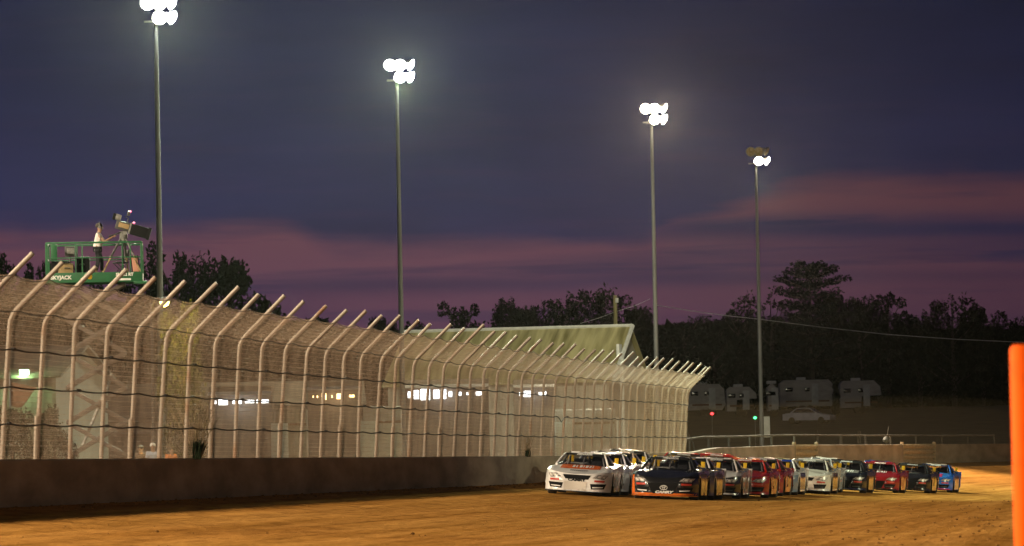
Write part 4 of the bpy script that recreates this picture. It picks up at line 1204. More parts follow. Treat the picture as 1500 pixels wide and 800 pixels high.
def car(name, loc_xy, yaw, label, L):
    x, y = loc_xy
    def gz(a, b):
        t, n = tn(a, b); return track_z(t, n)
    fwd = Vector((math.sin(yaw), -math.cos(yaw), 0)); lat = Vector((math.cos(yaw), math.sin(yaw), 0))
    e0 = 1.3
    zf, zb = gz(x + fwd.x * e0, y + fwd.y * e0), gz(x - fwd.x * e0, y - fwd.y * e0)
    zl, zr = gz(x + lat.x * 0.8, y + lat.y * 0.8), gz(x - lat.x * 0.8, y - lat.y * 0.8)
    yv = (-fwd * (2 * e0) + Vector((0, 0, zb - zf))).normalized()
    xv = (lat * 1.6 + Vector((0, 0, zl - zr))).normalized()
    zv = xv.cross(yv).normalized(); xv = yv.cross(zv).normalized()
    e = empty(name, (0, 0, 0), 0, label, 'race car', 'stock cars racing in a pack on the dirt')
    mw = Matrix((xv * 1.045, yv, zv * 0.985)).transposed().to_4x4(); mw.translation = Vector((x, y, (zf + zb + zl + zr) / 4 + 0.005))
    e.matrix_world = mw
    dull = L.get('rough', 0.22)
    P = paint(L['body'], dull); H = paint(L.get('hood', L['body']), dull); F = paint(L.get('nose', L['body']), dull); RF = paint(L.get('roof', L['body']), dull)
    def part(nm, key, m, parent=None, loc=None, lab=None):
        o = KM[key].users and bpy.data.objects.new(nm, KM[key]) or bpy.data.objects.new(nm, KM[key])
        link(o, parent or e)
        o.material_slots[0].link = 'OBJECT'; o.material_slots[0].material = m
        if loc is not None: o.location = loc
        if lab: o['label'] = lab
        return o
    bd = part('body', 'body', P); hd = part('hood', 'hood', H); fb = part('front_bumper', 'front_bumper', F); rf = part('roof', 'roof', RF)
    [part('roof_rail', 'roof_rail%d' % q, M['black'], rf) for q in (-1, 1)]; [part('roof_flap', 'roof_flap%d' % q, RF, rf) for q in (-1, 1)]
    ws = part('windshield', 'windshield', M['windshield'])
    part('rear_window', 'rear_window', M['rear_glass'])
    st = part('sun_strip', 'sun_strip', paint(L['strip']) if 'strip' in L else M['black'], ws)
    part('banner_text', 'banner_text', M['white'], ws)
    part('window_net', 'window_net', M['black'])
    part('cabin_floor', 'cabin_floor', M['black']); part('driver_seat', 'driver_seat', M['seat']); part('roll_cage', 'roll_cage', M['cage'])
    spl = part('spoiler', 'spoiler', M['black']); part('spoiler_end', 'spoiler_end_r', M['spoiler'], spl); part('spoiler_end', 'spoiler_end_l', M['spoiler'], spl); part('underbody', 'underbody', M['black'])
    part('splitter', 'splitter', paint(L['splitter']) if 'splitter' in L else M['black'])
    part('mirror', 'mirror', M['blackgloss'])
    for s in ('in_r', 'in_l'):
        si = part('side_intake', 'side_intake' + s, M['black'], fb); 
        hl = part('headlight', 'headlight' + s, M['headlight']); part('bulb', 'bulb' + s, M['bulb'], hl)
        if L.get('stickers', True): part('sticker', 'nose_sticker' + s, M['redmark'], fb)
        part('intake_slat', 'intake_slat' + s, L.get('slat') and paint(L['slat']) or M['cam_grey'], fb)
    ex = L.get('extra', ())
    if 'grille' in ex: part('grille', 'grille', M['black'], fb)
    if 'wide_grille' in ex: part('grille', 'wide_grille', M['black'], fb)
    if 'nose_panel' in ex: part('nose_panel', 'nose_panel', paint((0.72, 0.66, 0.60), 0.5), fb)
    if 'offset_panel' in ex: part('nose_panel', 'offset_panel', paint((0.75, 0.10, 0.02), 0.5), fb)
    if 'camry_black' in ex: part('lettering', 'camry_black', M['black'], fb)
    if 'camry_white' in ex: part('lettering', 'camry_white', M['white'], fb); part('emblem', 'emblem', M['white'], fb)
    if 'lower' in L: part('lower_stripe', 'lower_stripe', paint(L['lower']), fb)
    if 'corner' in L: part('corner_stripe', 'corner_stripe', paint(L['corner']), fb)
    if 'band' in L:
        b = part('hood_band', 'hood_band', paint(L['band']), hd)
        part('hood_mark', 'hood_mark', M['white'], hd)
    if 'mark' in L: part('hood_mark', 'hood_mark', paint(L['mark']), hd)
    if 'small_mark' in ex: part('hood_mark', 'hood_mark_small', M['cam_grey'], hd)
    if 'slash' in L: part('hood_slash', 'hood_slash', paint(L['slash']), hd)
    if 'roof_band' in L: part('roof_band', 'roof_band', paint(L['roof_band']), rf)
    if 'door' in L: part('door_or_reflection', 'door_or_reflection', paint(L['door']), bd)  # brown panels colour the clay's mirrored glow onto the flank; others are livery
    if 'num' in L: part('number', 'num' + L['num'][0], paint(L['num'][1]), bd)
    for sx in (-1, 1):
        for yy in (-1.37, 1.42):
            w = part('wheel', 'tyre', M['rubber'], None, (sx * 0.815, yy, 0.335))
            part('rim', 'rim', M['rim'], w)
            if yy < 0: w.rotation_euler = (0, 0, R_(7))     # front wheels turned into the corner
    return e

WHT = (0.86, 0.83, 0.82); SLV = (0.45, 0.44, 0.46); BLK = (0.012, 0.012, 0.013); RED = (0.42, 0.018, 0.012); MAR = (0.26, 0.012, 0.016)
ORG = (0.80, 0.16, 0.015); BLU = (0.02, 0.14, 0.55); NAV = (0.02, 0.03, 0.10); LIM = (0.5, 0.62, 0.08); GRY = (0.16, 0.155, 0.15)
CARS = [
 # right edge px, px per metre, livery, label
 (912, 46.0, dict(body=WHT, band=ORG, extra=('grille', 'nose_panel', 'camry_black', 'small_mark'), num=('11', RED), slat=WHT), 'white leading race car with an orange hood band and blank pale panel on its nose'),
 (1040, 46.6, dict(body=BLK, lower=ORG, corner=ORG, splitter=ORG, extra=('wide_grille', 'camry_white'), door=(0.075, 0.042, 0.02), num=('25', ORG), slat=WHT), 'black leading race car with an orange lower lip and white oval emblem'),
 (937, 44.3, dict(body=(0.60, 0.58, 0.66), nose=(0.30, 0.28, 0.32), extra=('wide_grille',), num=('20', RED)), 'pale lilac white race car tucked directly behind the white leading car'),
 (950, 42.4, dict(body=(0.62, 0.50, 0.42), extra=('grille',), stickers=False), 'pale race car third behind the white leader, only its pillars and yellow spoiler showing'),
 (966, 40.6, dict(body=(0.64, 0.60, 0.58), roof=(0.34, 0.30, 0.28), extra=('grille',), stickers=False), 'race car whose grey brown roof shows just before the black leading car'),
 (1062, 45.2, dict(body=(0.60, 0.58, 0.60), nose=(0.30, 0.28, 0.28), extra=('wide_grille',), door=(0.075, 0.042, 0.02)), 'silver white race car following right on the black leading car'),
 (1048, 39.5, dict(body=RED, roof=(0.58, 0.05, 0.02), roof_band=WHT, extra=('grille',), stickers=False), 'race car in the outer line showing only its red roof just past the black leader'),
 (1100, 43.0, dict(body=(0.66, 0.60, 0.58), nose=BLK, extra=('wide_grille',), slash=GRY, lower=WHT, num=('15', BLK)), 'white topped race car with an all black nose'),
 (1094, 38.0, dict(body=RED, roof=(0.52, 0.03, 0.02), extra=('grille',), strip=RED, stickers=False), 'outer line race car with red roof and red sun strip, above the black nosed car'),
 (1141, 41.5, dict(body=RED, hood=(0.30, 0.015, 0.012), roof=(0.72, 0.12, 0.01), roof_band=(0.75, 0.28, 0.03), strip=RED, extra=('wide_grille', 'offset_panel'), mark=GRY, num=('23', BLK)), 'red race car with orange roof and bright orange square low on its nose'),
 (1161, 39.6, dict(body=(0.30, 0.02, 0.018), roof=(0.60, 0.42, 0.42), extra=('wide_grille',), num=('22', BLK)), 'dark red race car with pinkish roof right behind the orange roofed one'),
 (1182, 38.6, dict(body=WHT, roof=(0.68, 0.62, 0.48), roof_band=LIM, strip=(0.02, 0.06, 0.40), nose=(0.16, 0.20, 0.26), extra=('wide_grille',), door=NAV), 'white race car with blue sun strip and lime stripe on its cream roof'),
 (1229, 36.6, dict(body=(0.66, 0.61, 0.54), roof=(0.66, 0.62, 0.58), extra=('grille',), lower=WHT, strip=GRY, num=('18', BLK), door=(0.075, 0.042, 0.02)), 'ivory white race car with dark mesh grille alone in the middle of the line'),
 (1247, 32.6, dict(body=WHT, roof=(0.72, 0.66, 0.62), extra=('grille',), stickers=False), 'race car in the outer line showing only its white roof over the ivory car'),
 (1236, 35.6, dict(body=SLV, extra=('wide_grille',), stickers=False), 'silver race car hidden behind the ivory white one but for its windshield edge'),
 (1281, 34.6, dict(body=BLK, hood=BLK, band=(0.26, 0.24, 0.22), extra=('wide_grille',), lower=NAV, door=(0.075, 0.042, 0.02)), 'black race car with a grey band on its hood'),
 (1328, 32.8, dict(body=MAR, roof=(0.32, 0.015, 0.02), strip=MAR, mark=WHT, extra=('wide_grille',), lower=BLK, num=('7', ORG)), 'maroon race car with white marks on its hood'),
 (1322, 31.0, dict(body=BLU, roof=(0.03, 0.12, 0.42), roof_band=(0.35, 0.38, 0.45), strip=BLU, extra=('grille',), stickers=False), 'race car in the outer line showing only its blue roof over the maroon car'),
 (1373, 31.2, dict(body=BLK, roof=(0.02, 0.02, 0.03), roof_band=(0.75, 0.30, 0.02), extra=('wide_grille',), mark=GRY, num=('06', (0.75, 0.5, 0.03))), 'black race car with an orange roof stripe, second from the end of the line'),
 (1405, 29.7, dict(body=BLU, hood=(0.03, 0.20, 0.62), roof=(0.62, 0.55, 0.50), strip=NAV, lower=(0.6, 0.04, 0.10), slash=(0.65, 0.05, 0.15), extra=('grille',), door=(0.10, 0.10, 0.14), num=('18', RED)), 'bright blue race car with pale roof closing the line'),
]
YAW_OFF = R_(6.0)
for re_, s, liv, lab in CARS:
    s *= 1.03
    d = FPX / s
    X = (re_ - 1.46 * s - 755.2) / s
    a = math.atan2(X, d)
    # scale was read at the nose: the middle of the car is 2.3 m further on
    car('race_car', (X + 2.3 * math.sin(a + YAW_OFF), d + 2.3), -(a + YAW_OFF), lab, liv)

# ------------------------------------------------------------------ people (one continuous skinned body each)
def skin_mesh(verts, edges, radii, material, name, sub=2, root=0):
    me = bpy.data.meshes.new(name)
    me.from_pydata([tuple(v) for v in verts], edges, []); me.update()
    o = bpy.data.objects.new(name, me); COL.objects.link(o)
    o.modifiers.new('skin', 'SKIN'); sb = o.modifiers.new('sub', 'SUBSURF'); sb.levels = sub; sb.render_levels = sub
    sk = me.skin_vertices[0].data
    for i, r in enumerate(radii):
        sk[i].radius = (r, r) if not isinstance(r, tuple) else r
        sk[i].use_root = (i == root)
    dg = bpy.context.evaluated_depsgraph_get()
    out = bpy.data.meshes.new_from_object(o.evaluated_get(dg))
    bpy.data.objects.remove(o); bpy.data.meshes.remove(me)
    out.name = name
    out.materials.clear(); out.materials.append(material); out.shade_smooth()
    return out

def person(loc, rz, lab, shirt, trousers, hands, head_up=0.0, cap=None, lean=0.0, feet=((0.02, 0.13), (-0.05, -0.13))):
    """faces local +x; hands = two (x, y, z) targets"""
    e = empty('person', loc, rz, lab, 'person')
    V = []; E = []; Rr = []
    def add(p, r, parent=None):
        V.append(Vector(p)); Rr.append(r)
        if parent is not None: E.append((parent, len(V) - 1))
        return len(V) - 1
    pel = add((0, 0, 0.94), 0.125); spi = add((0.01 + lean * 0.1, 0, 1.10), 0.115, pel); che = add((0.02 + lean * 0.25, 0, 1.30), 0.135, spi)
    nck = add((0.02 + lean * 0.4, 0, 1.46), 0.06, che); hd0 = add((0.05 + lean * 0.45, 0, 1.54), 0.075, nck)
    hd1 = add((0.045 + lean * 0.45, 0, 1.63), 0.105, hd0); hd2 = add((0.03 + lean * 0.45, 0, 1.71), 0.088, hd1)
    nose = add((0.165 + lean * 0.45, 0, 1.615 + head_up * 0.1), 0.016, hd1)
    arms = []
    for s, hnd in zip((1, -1), hands):
        sh = add((0.02 + lean * 0.33, s * 0.19, 1.38), 0.062, che)
        S = V[sh]; Hn = Vector(hnd); mid = (S + Hn) / 2
        L_ = (Hn - S).length; bend = math.sqrt(max(0.0, 0.30 ** 2 - (L_ / 2) ** 2)) if L_ < 0.6 else 0.03
        el = mid + Vector((-0.1, s * 0.35, -1)).normalized() * bend
        ei = add(el, 0.045, sh); wi = add(Hn, 0.028, ei)
        d = (Hn - el).normalized(); side = d.cross(Vector((0, 0, 1))).normalized()
        pa = add(Hn + d * 0.07, 0.034, wi)
        for k in range(4):
            off = side * (0.012 * (k - 1.5) * 2)
            f1 = add(V[pa] + d * (0.05 - 0.005 * abs(k - 1)) + off, 0.0095, pa)
            f2 = add(V[f1] + d * 0.022 + Vector((0, 0, -0.022)), 0.009, f1)
            add(V[f2] + Vector((0, 0, -0.025)) - d * 0.01, 0.008, f2)
        th = add(Hn + d * 0.045 - side * s * 0.04 + Vector((0, 0, 0.01)), 0.011, wi)
        add(V[th] + d * 0.04 + Vector((0, 0, -0.012)), 0.0095, th)
        arms.append((sh, ei, wi))
    legs = []
    for s, (fx, fy) in zip((1, -1), feet):
        hp = add((0.0, s * 0.09, 0.88), 0.095, pel)
        kn = add((fx * 0.6 + 0.05, fy * 0.95, 0.48), 0.062, hp); an = add((fx, fy, 0.09), 0.042, kn)
        add((fx + 0.16, fy * 1.1, 0.035), 0.036, an)
        legs.append((hp, kn, an))
    body = skin_mesh(V, E, Rr, M['skin'], 'body'); link(bpy.data.objects.new('body', body), e)
    # shirt: trunk and short sleeves
    v2 = [V[pel] + Vector((0, 0, -0.15)), V[pel] + Vector((0, 0, 0.04)), V[spi], V[che], V[nck] - Vector((0, 0, 0.03))]
    e2 = [(0, 1), (1, 2), (2, 3), (3, 4)]; r2 = [0.168, 0.165, 0.158, 0.178, 0.095]
    for sh, ei, wi in arms:
        b = len(v2); v2 += [V[sh], V[sh].lerp(V[ei], 0.55)]; e2 += [(3, b), (b, b + 1)]; r2 += [0.096, 0.082]
    link(bpy.data.objects.new('shirt', skin_mesh(v2, e2, r2, shirt, 'shirt')), e)
    v3 = [V[pel] + Vector((0, 0, 0.06))]; e3 = []; r3 = [0.150]
    for hp, kn, an in legs:
        b = len(v3); v3 += [V[hp], V[kn], V[an] + Vector((0, 0, 0.05))]; e3 += [(0, b), (b, b + 1), (b + 1, b + 2)]; r3 += [0.108, 0.078, 0.062]
    link(bpy.data.objects.new('trousers', skin_mesh(v3, e3, r3, trousers, 'trousers')), e)
    for hp, kn, an in legs:
        sh_ = MB(); a = V[an]; sh_.bbox((a.x + 0.07, a.y, 0.045), (0.28, 0.10, 0.09), 0.035); sh_.build('shoe', M['rubber'], e)
    hx = V[hd1]
    mb = MB()
    Mh = Matrix.Translation(V[hd2] + Vector((-0.012, 0, -0.02)))
    mb.lathe([(0.112, -0.06), (0.118, 0.0), (0.105, 0.05), (0.06, 0.085), (0.0, 0.095)], Mh, 16)
    if cap is not None:
        mb.add([V[hd2] + Vector((0.09, -0.075, -0.01)), V[hd2] + Vector((0.09, 0.075, -0.01)), V[hd2] + Vector((0.20, 0.05, -0.005)), V[hd2] + Vector((0.20, -0.05, -0.005)),
                V[hd2] + Vector((0.09, -0.075, 0.006)), V[hd2] + Vector((0.09, 0.075, 0.006)), V[hd2] + Vector((0.20, 0.05, 0.008)), V[hd2] + Vector((0.20, -0.05, 0.008))],
               [(0, 1, 2, 3), (7, 6, 5, 4), (0, 4, 5, 1), (1, 5, 6, 2), (2, 6, 7, 3), (3, 7, 4, 0)])
    mb.build('cap' if cap is not None else 'hair', cap if cap is not None else M['hair'], e)
    fc = MB()
    for s in (-1, 1):
        fc.lathe([(0.0, -0.012), (0.013, 0), (0.0, 0.012)], Matrix.Translation(hx + Vector((0.098, s * 0.038, 0.022))), 8)
    fc.build('eyes', M['black'], e)
    er = MB()
    for s in (-1, 1): er.bbox(hx + Vector((-0.005, s * 0.108, -0.005)), (0.05, 0.022, 0.07), 0.01)
    er.build('ears', M['skin'], e)
    return e, hx

# ------------------------------------------------------------------ scissor lift, operator and television camera
dl = 146.0
lc = at(138.5, 400, dl); lg = ground_z(lc.x, dl)
LYAW = R_(4.0)
lift = empty('scissor_lift', (lc.x, dl, lg), LYAW, 'green scissor lift raised high behind the fence with a camera crew platform', 'scissor lift')
FZ = lc.z - lg - 0.06       # platform floor
PX0, PX1, PY0, PY1 = -1.60, 1.60, -0.85, 0.85
mb = MB(); mb.bbox((0, 0, FZ - 0.05), (3.2, 1.7, 0.08), 0.02); plat = mb.build('platform_deck', M['lift_green'], lift)
mb = MB()
mb.bbox((0, PY0, FZ - 0.12), (3.22, 0.05, 0.34), 0.01); mb.bbox((0, PY1, FZ - 0.12), (3.22, 0.05, 0.34), 0.01)
mb.bbox((PX0, 0, FZ - 0.12), (0.05, 1.66, 0.34), 0.01); mb.bbox((PX1, 0, FZ - 0.12), (0.05, 1.66, 0.34), 0.01)
toe = mb.build('toe_board', M['lift_green'], lift)
for nm, z in (('top_rail', FZ + 1.06), ('middle_rail', FZ + 0.55)):
    mb = MB(); w = 0.065 if nm == 'top_rail' else 0.04
    for y in (PY0, PY1): mb.bbox((0, y, z), (3.2, 0.05, w), 0.012)
    for x in (PX0, PX1): mb.bbox((x, 0, z), (0.05, 1.65, w), 0.012)
    mb.build(nm, M['lift_green'], lift)
for x in (PX0, -0.62, -0.40, 0.95, 1.22, PX1):
    for y in (PY0, PY1):
        if y == PY1 and x in (-0.40, 1.22): continue
        mb = MB(); mb.bbox((x, y + (0.01 if y < 0 else -0.01), FZ + 0.52), (0.045 if x not in (PX0, PX1) else 0.085, 0.045, 1.06), 0.01); mb.build('rail_post', M['lift_green'], lift)
mb = MB(); mb.bbox((PX0 + 0.25, PY0 + 0.05, FZ + 0.75), (0.22, 0.12, 0.55), 0.03); mb.build('control_box', M['lift_green'], lift)
mb = MB(); mb.bbox((PX1 - 0.05, PY0 - 0.12, FZ - 0.32), (0.45, 0.3, 0.1), 0.03); mb.build('end_bracket', M['lift_green'], lift)
def flat_text(body, size, x, y, z, m, parent, nm='lettering', shear=0.0):
    tv, tf = text_geo(body, size, shear, 0.006)
    mb = MB(); mb.add([Vector((x + p.x, y, z + p.y)) for p in tv], tf); return mb.build(nm, m, parent, False)
flat_text('SKYJACK', 0.175, -1.12, PY0 - 0.032, FZ - 0.17, M['white'], toe)
flat_text('SJ6832 RT', 0.14, 1.02, PY0 - 0.032, FZ - 0.08, M['white'], toe)
mb = MB(); mb.box((1.02, PY0 - 0.031, FZ - 0.20), (0.42, 0.004, 0.07)); mb.build('decal_strip', M['white'], toe)
mb = MB(); mb.lathe([(0.0, 0), (0.09, 0.0)], Matrix.Translation((-0.16, PY0 - 0.033, FZ - 0.10)) @ Matrix.Rotation(PI / 2, 4, 'X'), 14); mb.build('warning_decal', M['spoiler'], toe)
# scissor stack
ST = 5; ZB = 1.25; hh = (FZ - 0.32 - ZB) / ST
for k in range(ST):
    z0, z1 = ZB + k * hh, ZB + (k + 1) * hh
    for y in (-0.55, 0.55):
        for (a, b, dy) in ((-1.0, 1.0, -0.05), (1.0, -1.0, 0.05)):
            mb = MB(); p0, p1 = Vector((a, y + dy, z0)), Vector((b, y + dy, z1)); d = p1 - p0
            rot = Matrix.Rotation(-math.atan2(d.z, d.x), 3, 'Y')
            mb.bbox((p0 + p1) / 2, (d.length, 0.06, 0.14), 0.012, rot); mb.build('scissor_arm', M['lift_arm'], lift)
    mb = MB()
    for x, z in ((0, (z0 + z1) / 2), (-1.0, z1), (1.0, z1)):
        mb.tube([(x, -0.66, z), (x, 0.66, z)], 0.035, 8)
    mb.build('pivot_pin', M['lift_dark'], lift)
mb = MB(); mb.tube([(-0.5, 0, ZB + 0.4), (0.45, 0, ZB + hh * 2.2)], 0.06, 8); mb.tube([(0.1, 0, ZB + hh * 1.4), (0.5, 0, ZB + hh * 2.4)], 0.035, 8); mb.build('hydraulic_ram', M['cam_light'], lift)
mb = MB(); mb.bbox((0, 0, 0.85), (3.3, 1.5, 0.6), 0.05); mb.build('chassis', M['lift_green'], lift)
for sx in (-1.15, 1.15):
    for sy in (-0.85, 0.85):
        mb = MB(); mb.lathe([(0.0, -0.14), (0.36, -0.15), (0.44, -0.08), (0.44, 0.08), (0.36, 0.15), (0.0, 0.14)], Matrix.Translation((sx, sy, 0.44)) @ Matrix.Rotation(PI / 2, 4, 'X'), 18); mb.build('wheel', M['rubber'], lift)
LM = Matrix.Translation(lift.location) @ Matrix.Rotation(LYAW, 4, 'Z')
def on_deck(x, y): return LM @ Vector((x, y, FZ - 0.01))

op, ohead = person(on_deck(0.10, 0.05), LYAW, 'camera operator in a white t-shirt and headset reaching for the television camera', M['tee'], M['navy'],
            ((0.50, 0.16, 1.30), (0.46, -0.17, 1.26)), cap=None, lean=0.08, feet=((0.13, 0.12), (-0.06, -0.13)))
mb = MB(); mb.tube([(ohead.x - 0.01, 0.125 * math.cos(a), ohead.z + 0.02 + 0.15 * math.sin(a)) for a in [PI * k / 10 for k in range(11)]], 0.017, 6)
for s in (-1, 1): mb.lathe([(0.0, -0.03), (0.05, -0.025), (0.05, 0.025), (0.0, 0.03)], Matrix.Translation((ohead.x, s * 0.125, ohead.z)) @ Matrix.Rotation(PI / 2, 4, 'X'), 12)
mb.tube([(ohead.x + 0.03, -0.13, ohead.z - 0.03), (ohead.x + 0.12, -0.10, ohead.z - 0.07)], 0.008, 5)
mb.build('headset', M['cam_light'], op)

# tripod (stands on the deck) and television camera (sits on the tripod)
tp = on_deck(0.98, 0.02)
tri = empty('camera_tripod', tp, LYAW, 'black camera tripod with spread legs standing on the green lift platform', 'tripod')
HZ = 1.36
for a in (200, 320, 80):
    d = Vector((math.cos(R_(a)), math.sin(R_(a)), 0))
    mb = MB(); mb.tube([Vector((0, 0, HZ - 0.1)) + d * 0.08, Vector((0, 0, 0.62)) + d * 0.45], 0.035, 8)
    lg_ = mb.build('leg', M['cam_grey'], tri)
    mb = MB(); mb.tube([Vector((0, 0, 0.62)) + d * 0.45, Vector((0, 0, 0.02)) + d * 0.78], 0.028, 8); mb.build('lower_leg', M['tan'], lg_)
mb = MB(); mb.lathe([(0.10, HZ - 0.2), (0.13, HZ - 0.1), (0.13, HZ), (0.08, HZ + 0.04)], None, 14); mb.build('bowl', M['cam_light'], tri)
tv_ = empty('television_camera', tp + Vector((0, 0, HZ)), LYAW, 'large broadcast television camera with a long dark box lens tipped down towards the track', 'camera')
TILT = Matrix.Rotation(R_(17), 3, 'Y')
def tvp(x, y, z): return TILT @ Vector((x, y, z)) + Vector((0, 0, 0.03))
def tvbox(nm, c, d, m, bev=0.02, parent=None):
    mb = MB(); mb.bbox(tvp(*c), d, bev, TILT); return mb.build(nm, m, parent or tv_)
mb = MB(); mb.bbox((0, 0, 0.06), (0.26, 0.2, 0.14), 0.03); mb.build('fluid_head', M['cam_light'], tv_)
tvbox('camera_body', (-0.08, 0, 0.26), (0.52, 0.20, 0.30), M['cam_grey'])
lens = tvbox('box_lens', (0.50, 0, 0.24), (0.62, 0.34, 0.36), M['black'], 0.025)
tvbox('lens_hood', (0.83, 0, 0.24), (0.10, 0.39, 0.41), M['black'], 0.01, lens)
tvbox('lens_collar', (0.18, 0, 0.25), (0.07, 0.30, 0.38), M['cam_light'], 0.02, lens)
tvbox('side_panel', (-0.06, -0.105, 0.27), (0.36, 0.02, 0.16), M['tan'], 0.005)
vf = tvbox('viewfinder', (-0.32, 0, 0.50), (0.20, 0.24, 0.20), M['cam_light'], 0.03)
tvbox('viewfinder_hood', (-0.46, 0, 0.49), (0.10, 0.26, 0.22), M['black'], 0.02, vf)
mb = MB(); mb.tube([tvp(0.02, 0, 0.42), tvp(0.02, 0, 0.56), tvp(-0.10, 0, 0.60)], 0.022, 6); mb.bbox(tvp(-0.02, 0, 0.72), (0.10, 0.1, 0.16), 0.03, TILT); mb.build('top_handle', M['cam_grey'], tv_)
mb = MB(); mb.lathe([(0.0, -0.05), (0.05, 0), (0.0, 0.05)], Matrix.Translation(tvp(0.02, -0.02, 0.80)), 10); mb.build('tally_light', M['dot_pink'], tv_)
mb = MB(); mb.lathe([(0.0, -0.05), (0.05, 0), (0.0, 0.05)], Matrix.Translation(tvp(0.24, -0.05, 0.46)), 10); mb.build('tally_light', M['dot_pink'], tv_)
for y in (-0.17, 0.16):
    mb = MB(); mb.tube([(-0.06, y * 0.5, 0.10), (-0.28, y, 0.02), (-0.40, y, -0.02)], 0.018, 6); mb.tube([(-0.38, y, -0.02), (-0.50, y, -0.05)], 0.028, 8); mb.build('pan_bar', M['cam_grey'], tv_)

# gear on the deck
def case(nm, x, y, d, m, lab, rz=0.0, lid=True):
    e = empty(nm, on_deck(x, y), LYAW + rz, lab, 'case' if nm != 'gear_bag' else 'bag')
    mb = MB(); mb.bbox((0, 0, d[2] / 2), d, 0.03); b = mb.build('shell', m, e)
    mb = MB(); mb.tube([(-d[0] * 0.2, -d[1] / 2 - 0.01, d[2] * 0.55), (-d[0] * 0.2, -d[1] / 2 - 0.05, d[2] * 0.6), (d[0] * 0.2, -d[1] / 2 - 0.05, d[2] * 0.6), (d[0] * 0.2, -d[1] / 2 - 0.01, d[2] * 0.55)], 0.014, 6); mb.build('handle', M['cam_light'], e)
    return e
case('equipment_case', -1.18, 0.25, (0.60, 0.45, 0.50), M['black'], 'black equipment case lying low at the operator-free end of the lift platform')
case('gear_bag', -0.98, -0.35, (0.46, 0.30, 0.40), M['tan'], 'tan canvas gear bag leaning in front of the black case on the platform', 0.3)
case('equipment_case', -0.40, 0.42, (0.40, 0.34, 0.66), M['black'], 'tall black equipment case standing behind the operator on the platform', -0.2)
mon = empty('monitor', on_deck(-0.85, 0.35), LYAW, 'small boxy monitor on a stand at rail height on the platform', 'monitor')
mb = MB(); mb.bbox((0, 0, 0.84), (0.34, 0.2, 0.34), 0.03); mb.build('screen_housing', M['cam_grey'], mon)
mb = MB(); mb.bbox((0.02, -0.105, 0.85), (0.24, 0.02, 0.20), 0.01); mb.build('panel', M['cam_light'], mon)
mb = MB(); mb.tube([(0, 0, 0), (0, 0, 0.7)], 0.03, 8); mb.lathe([(0.16, 0.0), (0.16, 0.03), (0.03, 0.05)], None, 12); mb.build('stand', M['cam_grey'], mon)
ch = empty('folding_chair', on_deck(0.86, 0.50), LYAW + 0.3, 'black folding chair standing behind the tripod on the platform', 'chair')
mb = MB(); mb.bbox((0, 0, 0.44), (0.46, 0.44, 0.05), 0.015); mb.build('seat', M['seat'], ch)
mb = MB(); mb.bbox((0.22, 0, 0.74), (0.05, 0.44, 0.28), 0.015, Matrix.Rotation(R_(10), 3, 'Y')); mb.build('backrest', M['seat'], ch)
for sy in (-0.2, 0.2):
    for a, b in (((0.2, 0.44), (-0.22, 0)), ((-0.2, 0.44), (0.24, 0))):
        mb = MB(); mb.tube([(a[0], sy, a[1]), (b[0], sy, b[1])], 0.014, 6); mb.build('leg', M['cam_grey'], ch)
    mb = MB(); mb.tube([(0.2, sy, 0.44), (0.25, sy, 0.86)], 0.014, 6); mb.build('back_post', M['cam_grey'], ch)
wb = empty('cushion_board', on_deck(1.36, 0.30), LYAW, 'salmon coloured padded board leaning at the lens end of the platform rail', 'board')
mb = MB(); mb.bbox((0, 0, 0.36), (0.20, 0.08, 0.56), 0.03, Matrix.Rotation(R_(-6), 3, 'Y')); mb.build('pad', mat('salmon_pad', (0.55, 0.26, 0.18), 0.7), wb)
mb = MB(); mb.bbox((0, 0.05, 0.34), (0.26, 0.03, 0.66), 0.01, Matrix.Rotation(R_(-6), 3, 'Y')); mb.build('backing', M['black'], wb)

# spectators just behind the wall
for px, py, d, lab, shirt, cap, turn in ((224, 648, 165, 'spectator in a pale blue shirt and white cap standing behind the fence', M['shirt_blue'], M['white'], -80),
                                   (251, 654, 168, 'spectator in an orange shirt standing behind the fence beside the pale blue one', M['shirt_orange'], None, -60),
                                   (207, 652, 170, 'spectator in dark clothes behind the fence near the lift chassis', M['shirt_dark'], M['navy'], -110)):
    p = at(px, py, d); g = ground_z(p.x, d)
    pe, _ = person((p.x, d, g), R_(turn), lab, shirt, M['navy'], ((0.05, 0.26, 0.88), (0.08, -0.25, 0.88)), cap=cap)
    k = (p.z - g) / 1.80; pe.scale = (k, k, k)

# brown cloth on the shed and a dark bush row behind the fence
fp = at(38, 574, 150); g = ground_z(fp.x, 150)
fl = empty('tattered_flag', (fp.x - 0.55, 150, g), 0, 'ragged brown flag drooping in front of the white shed behind the fence', 'flag')
mb = MB(); mb.tube([(0, 0, 0), (0, 0, fp.z - g + 0.7)], 0.03, 8); mb.build('staff', M['pole'], fl)
zz = fp.z - g
mb = MB()
def fg(u, v):
    top = zz + 0.35 - 0.25 * u; bot = zz - 0.45 - 0.25 * math.sin(u * 5) + 0.5 * u
    return Vector((u * 1.15, 0.10 * math.sin(u * 7 + v * 2), lerp(bot, top, v)))
mb.grid(fg, 16, 8); fo_ = mb.build('cloth', M['tarp'], fl)
sd = fo_.modifiers.new('thick', 'SOLIDIFY'); sd.thickness = 0.012
for px, w, lab in ((18, 0.75, 'round dark bush behind the fence at its closest bays'), (78, 0.5, 'small dark bush behind the fence before the lift chassis')):
    tree(0, px, 602, 120, lab, 'bush', w * 1.3, group='bushes behind the fence')
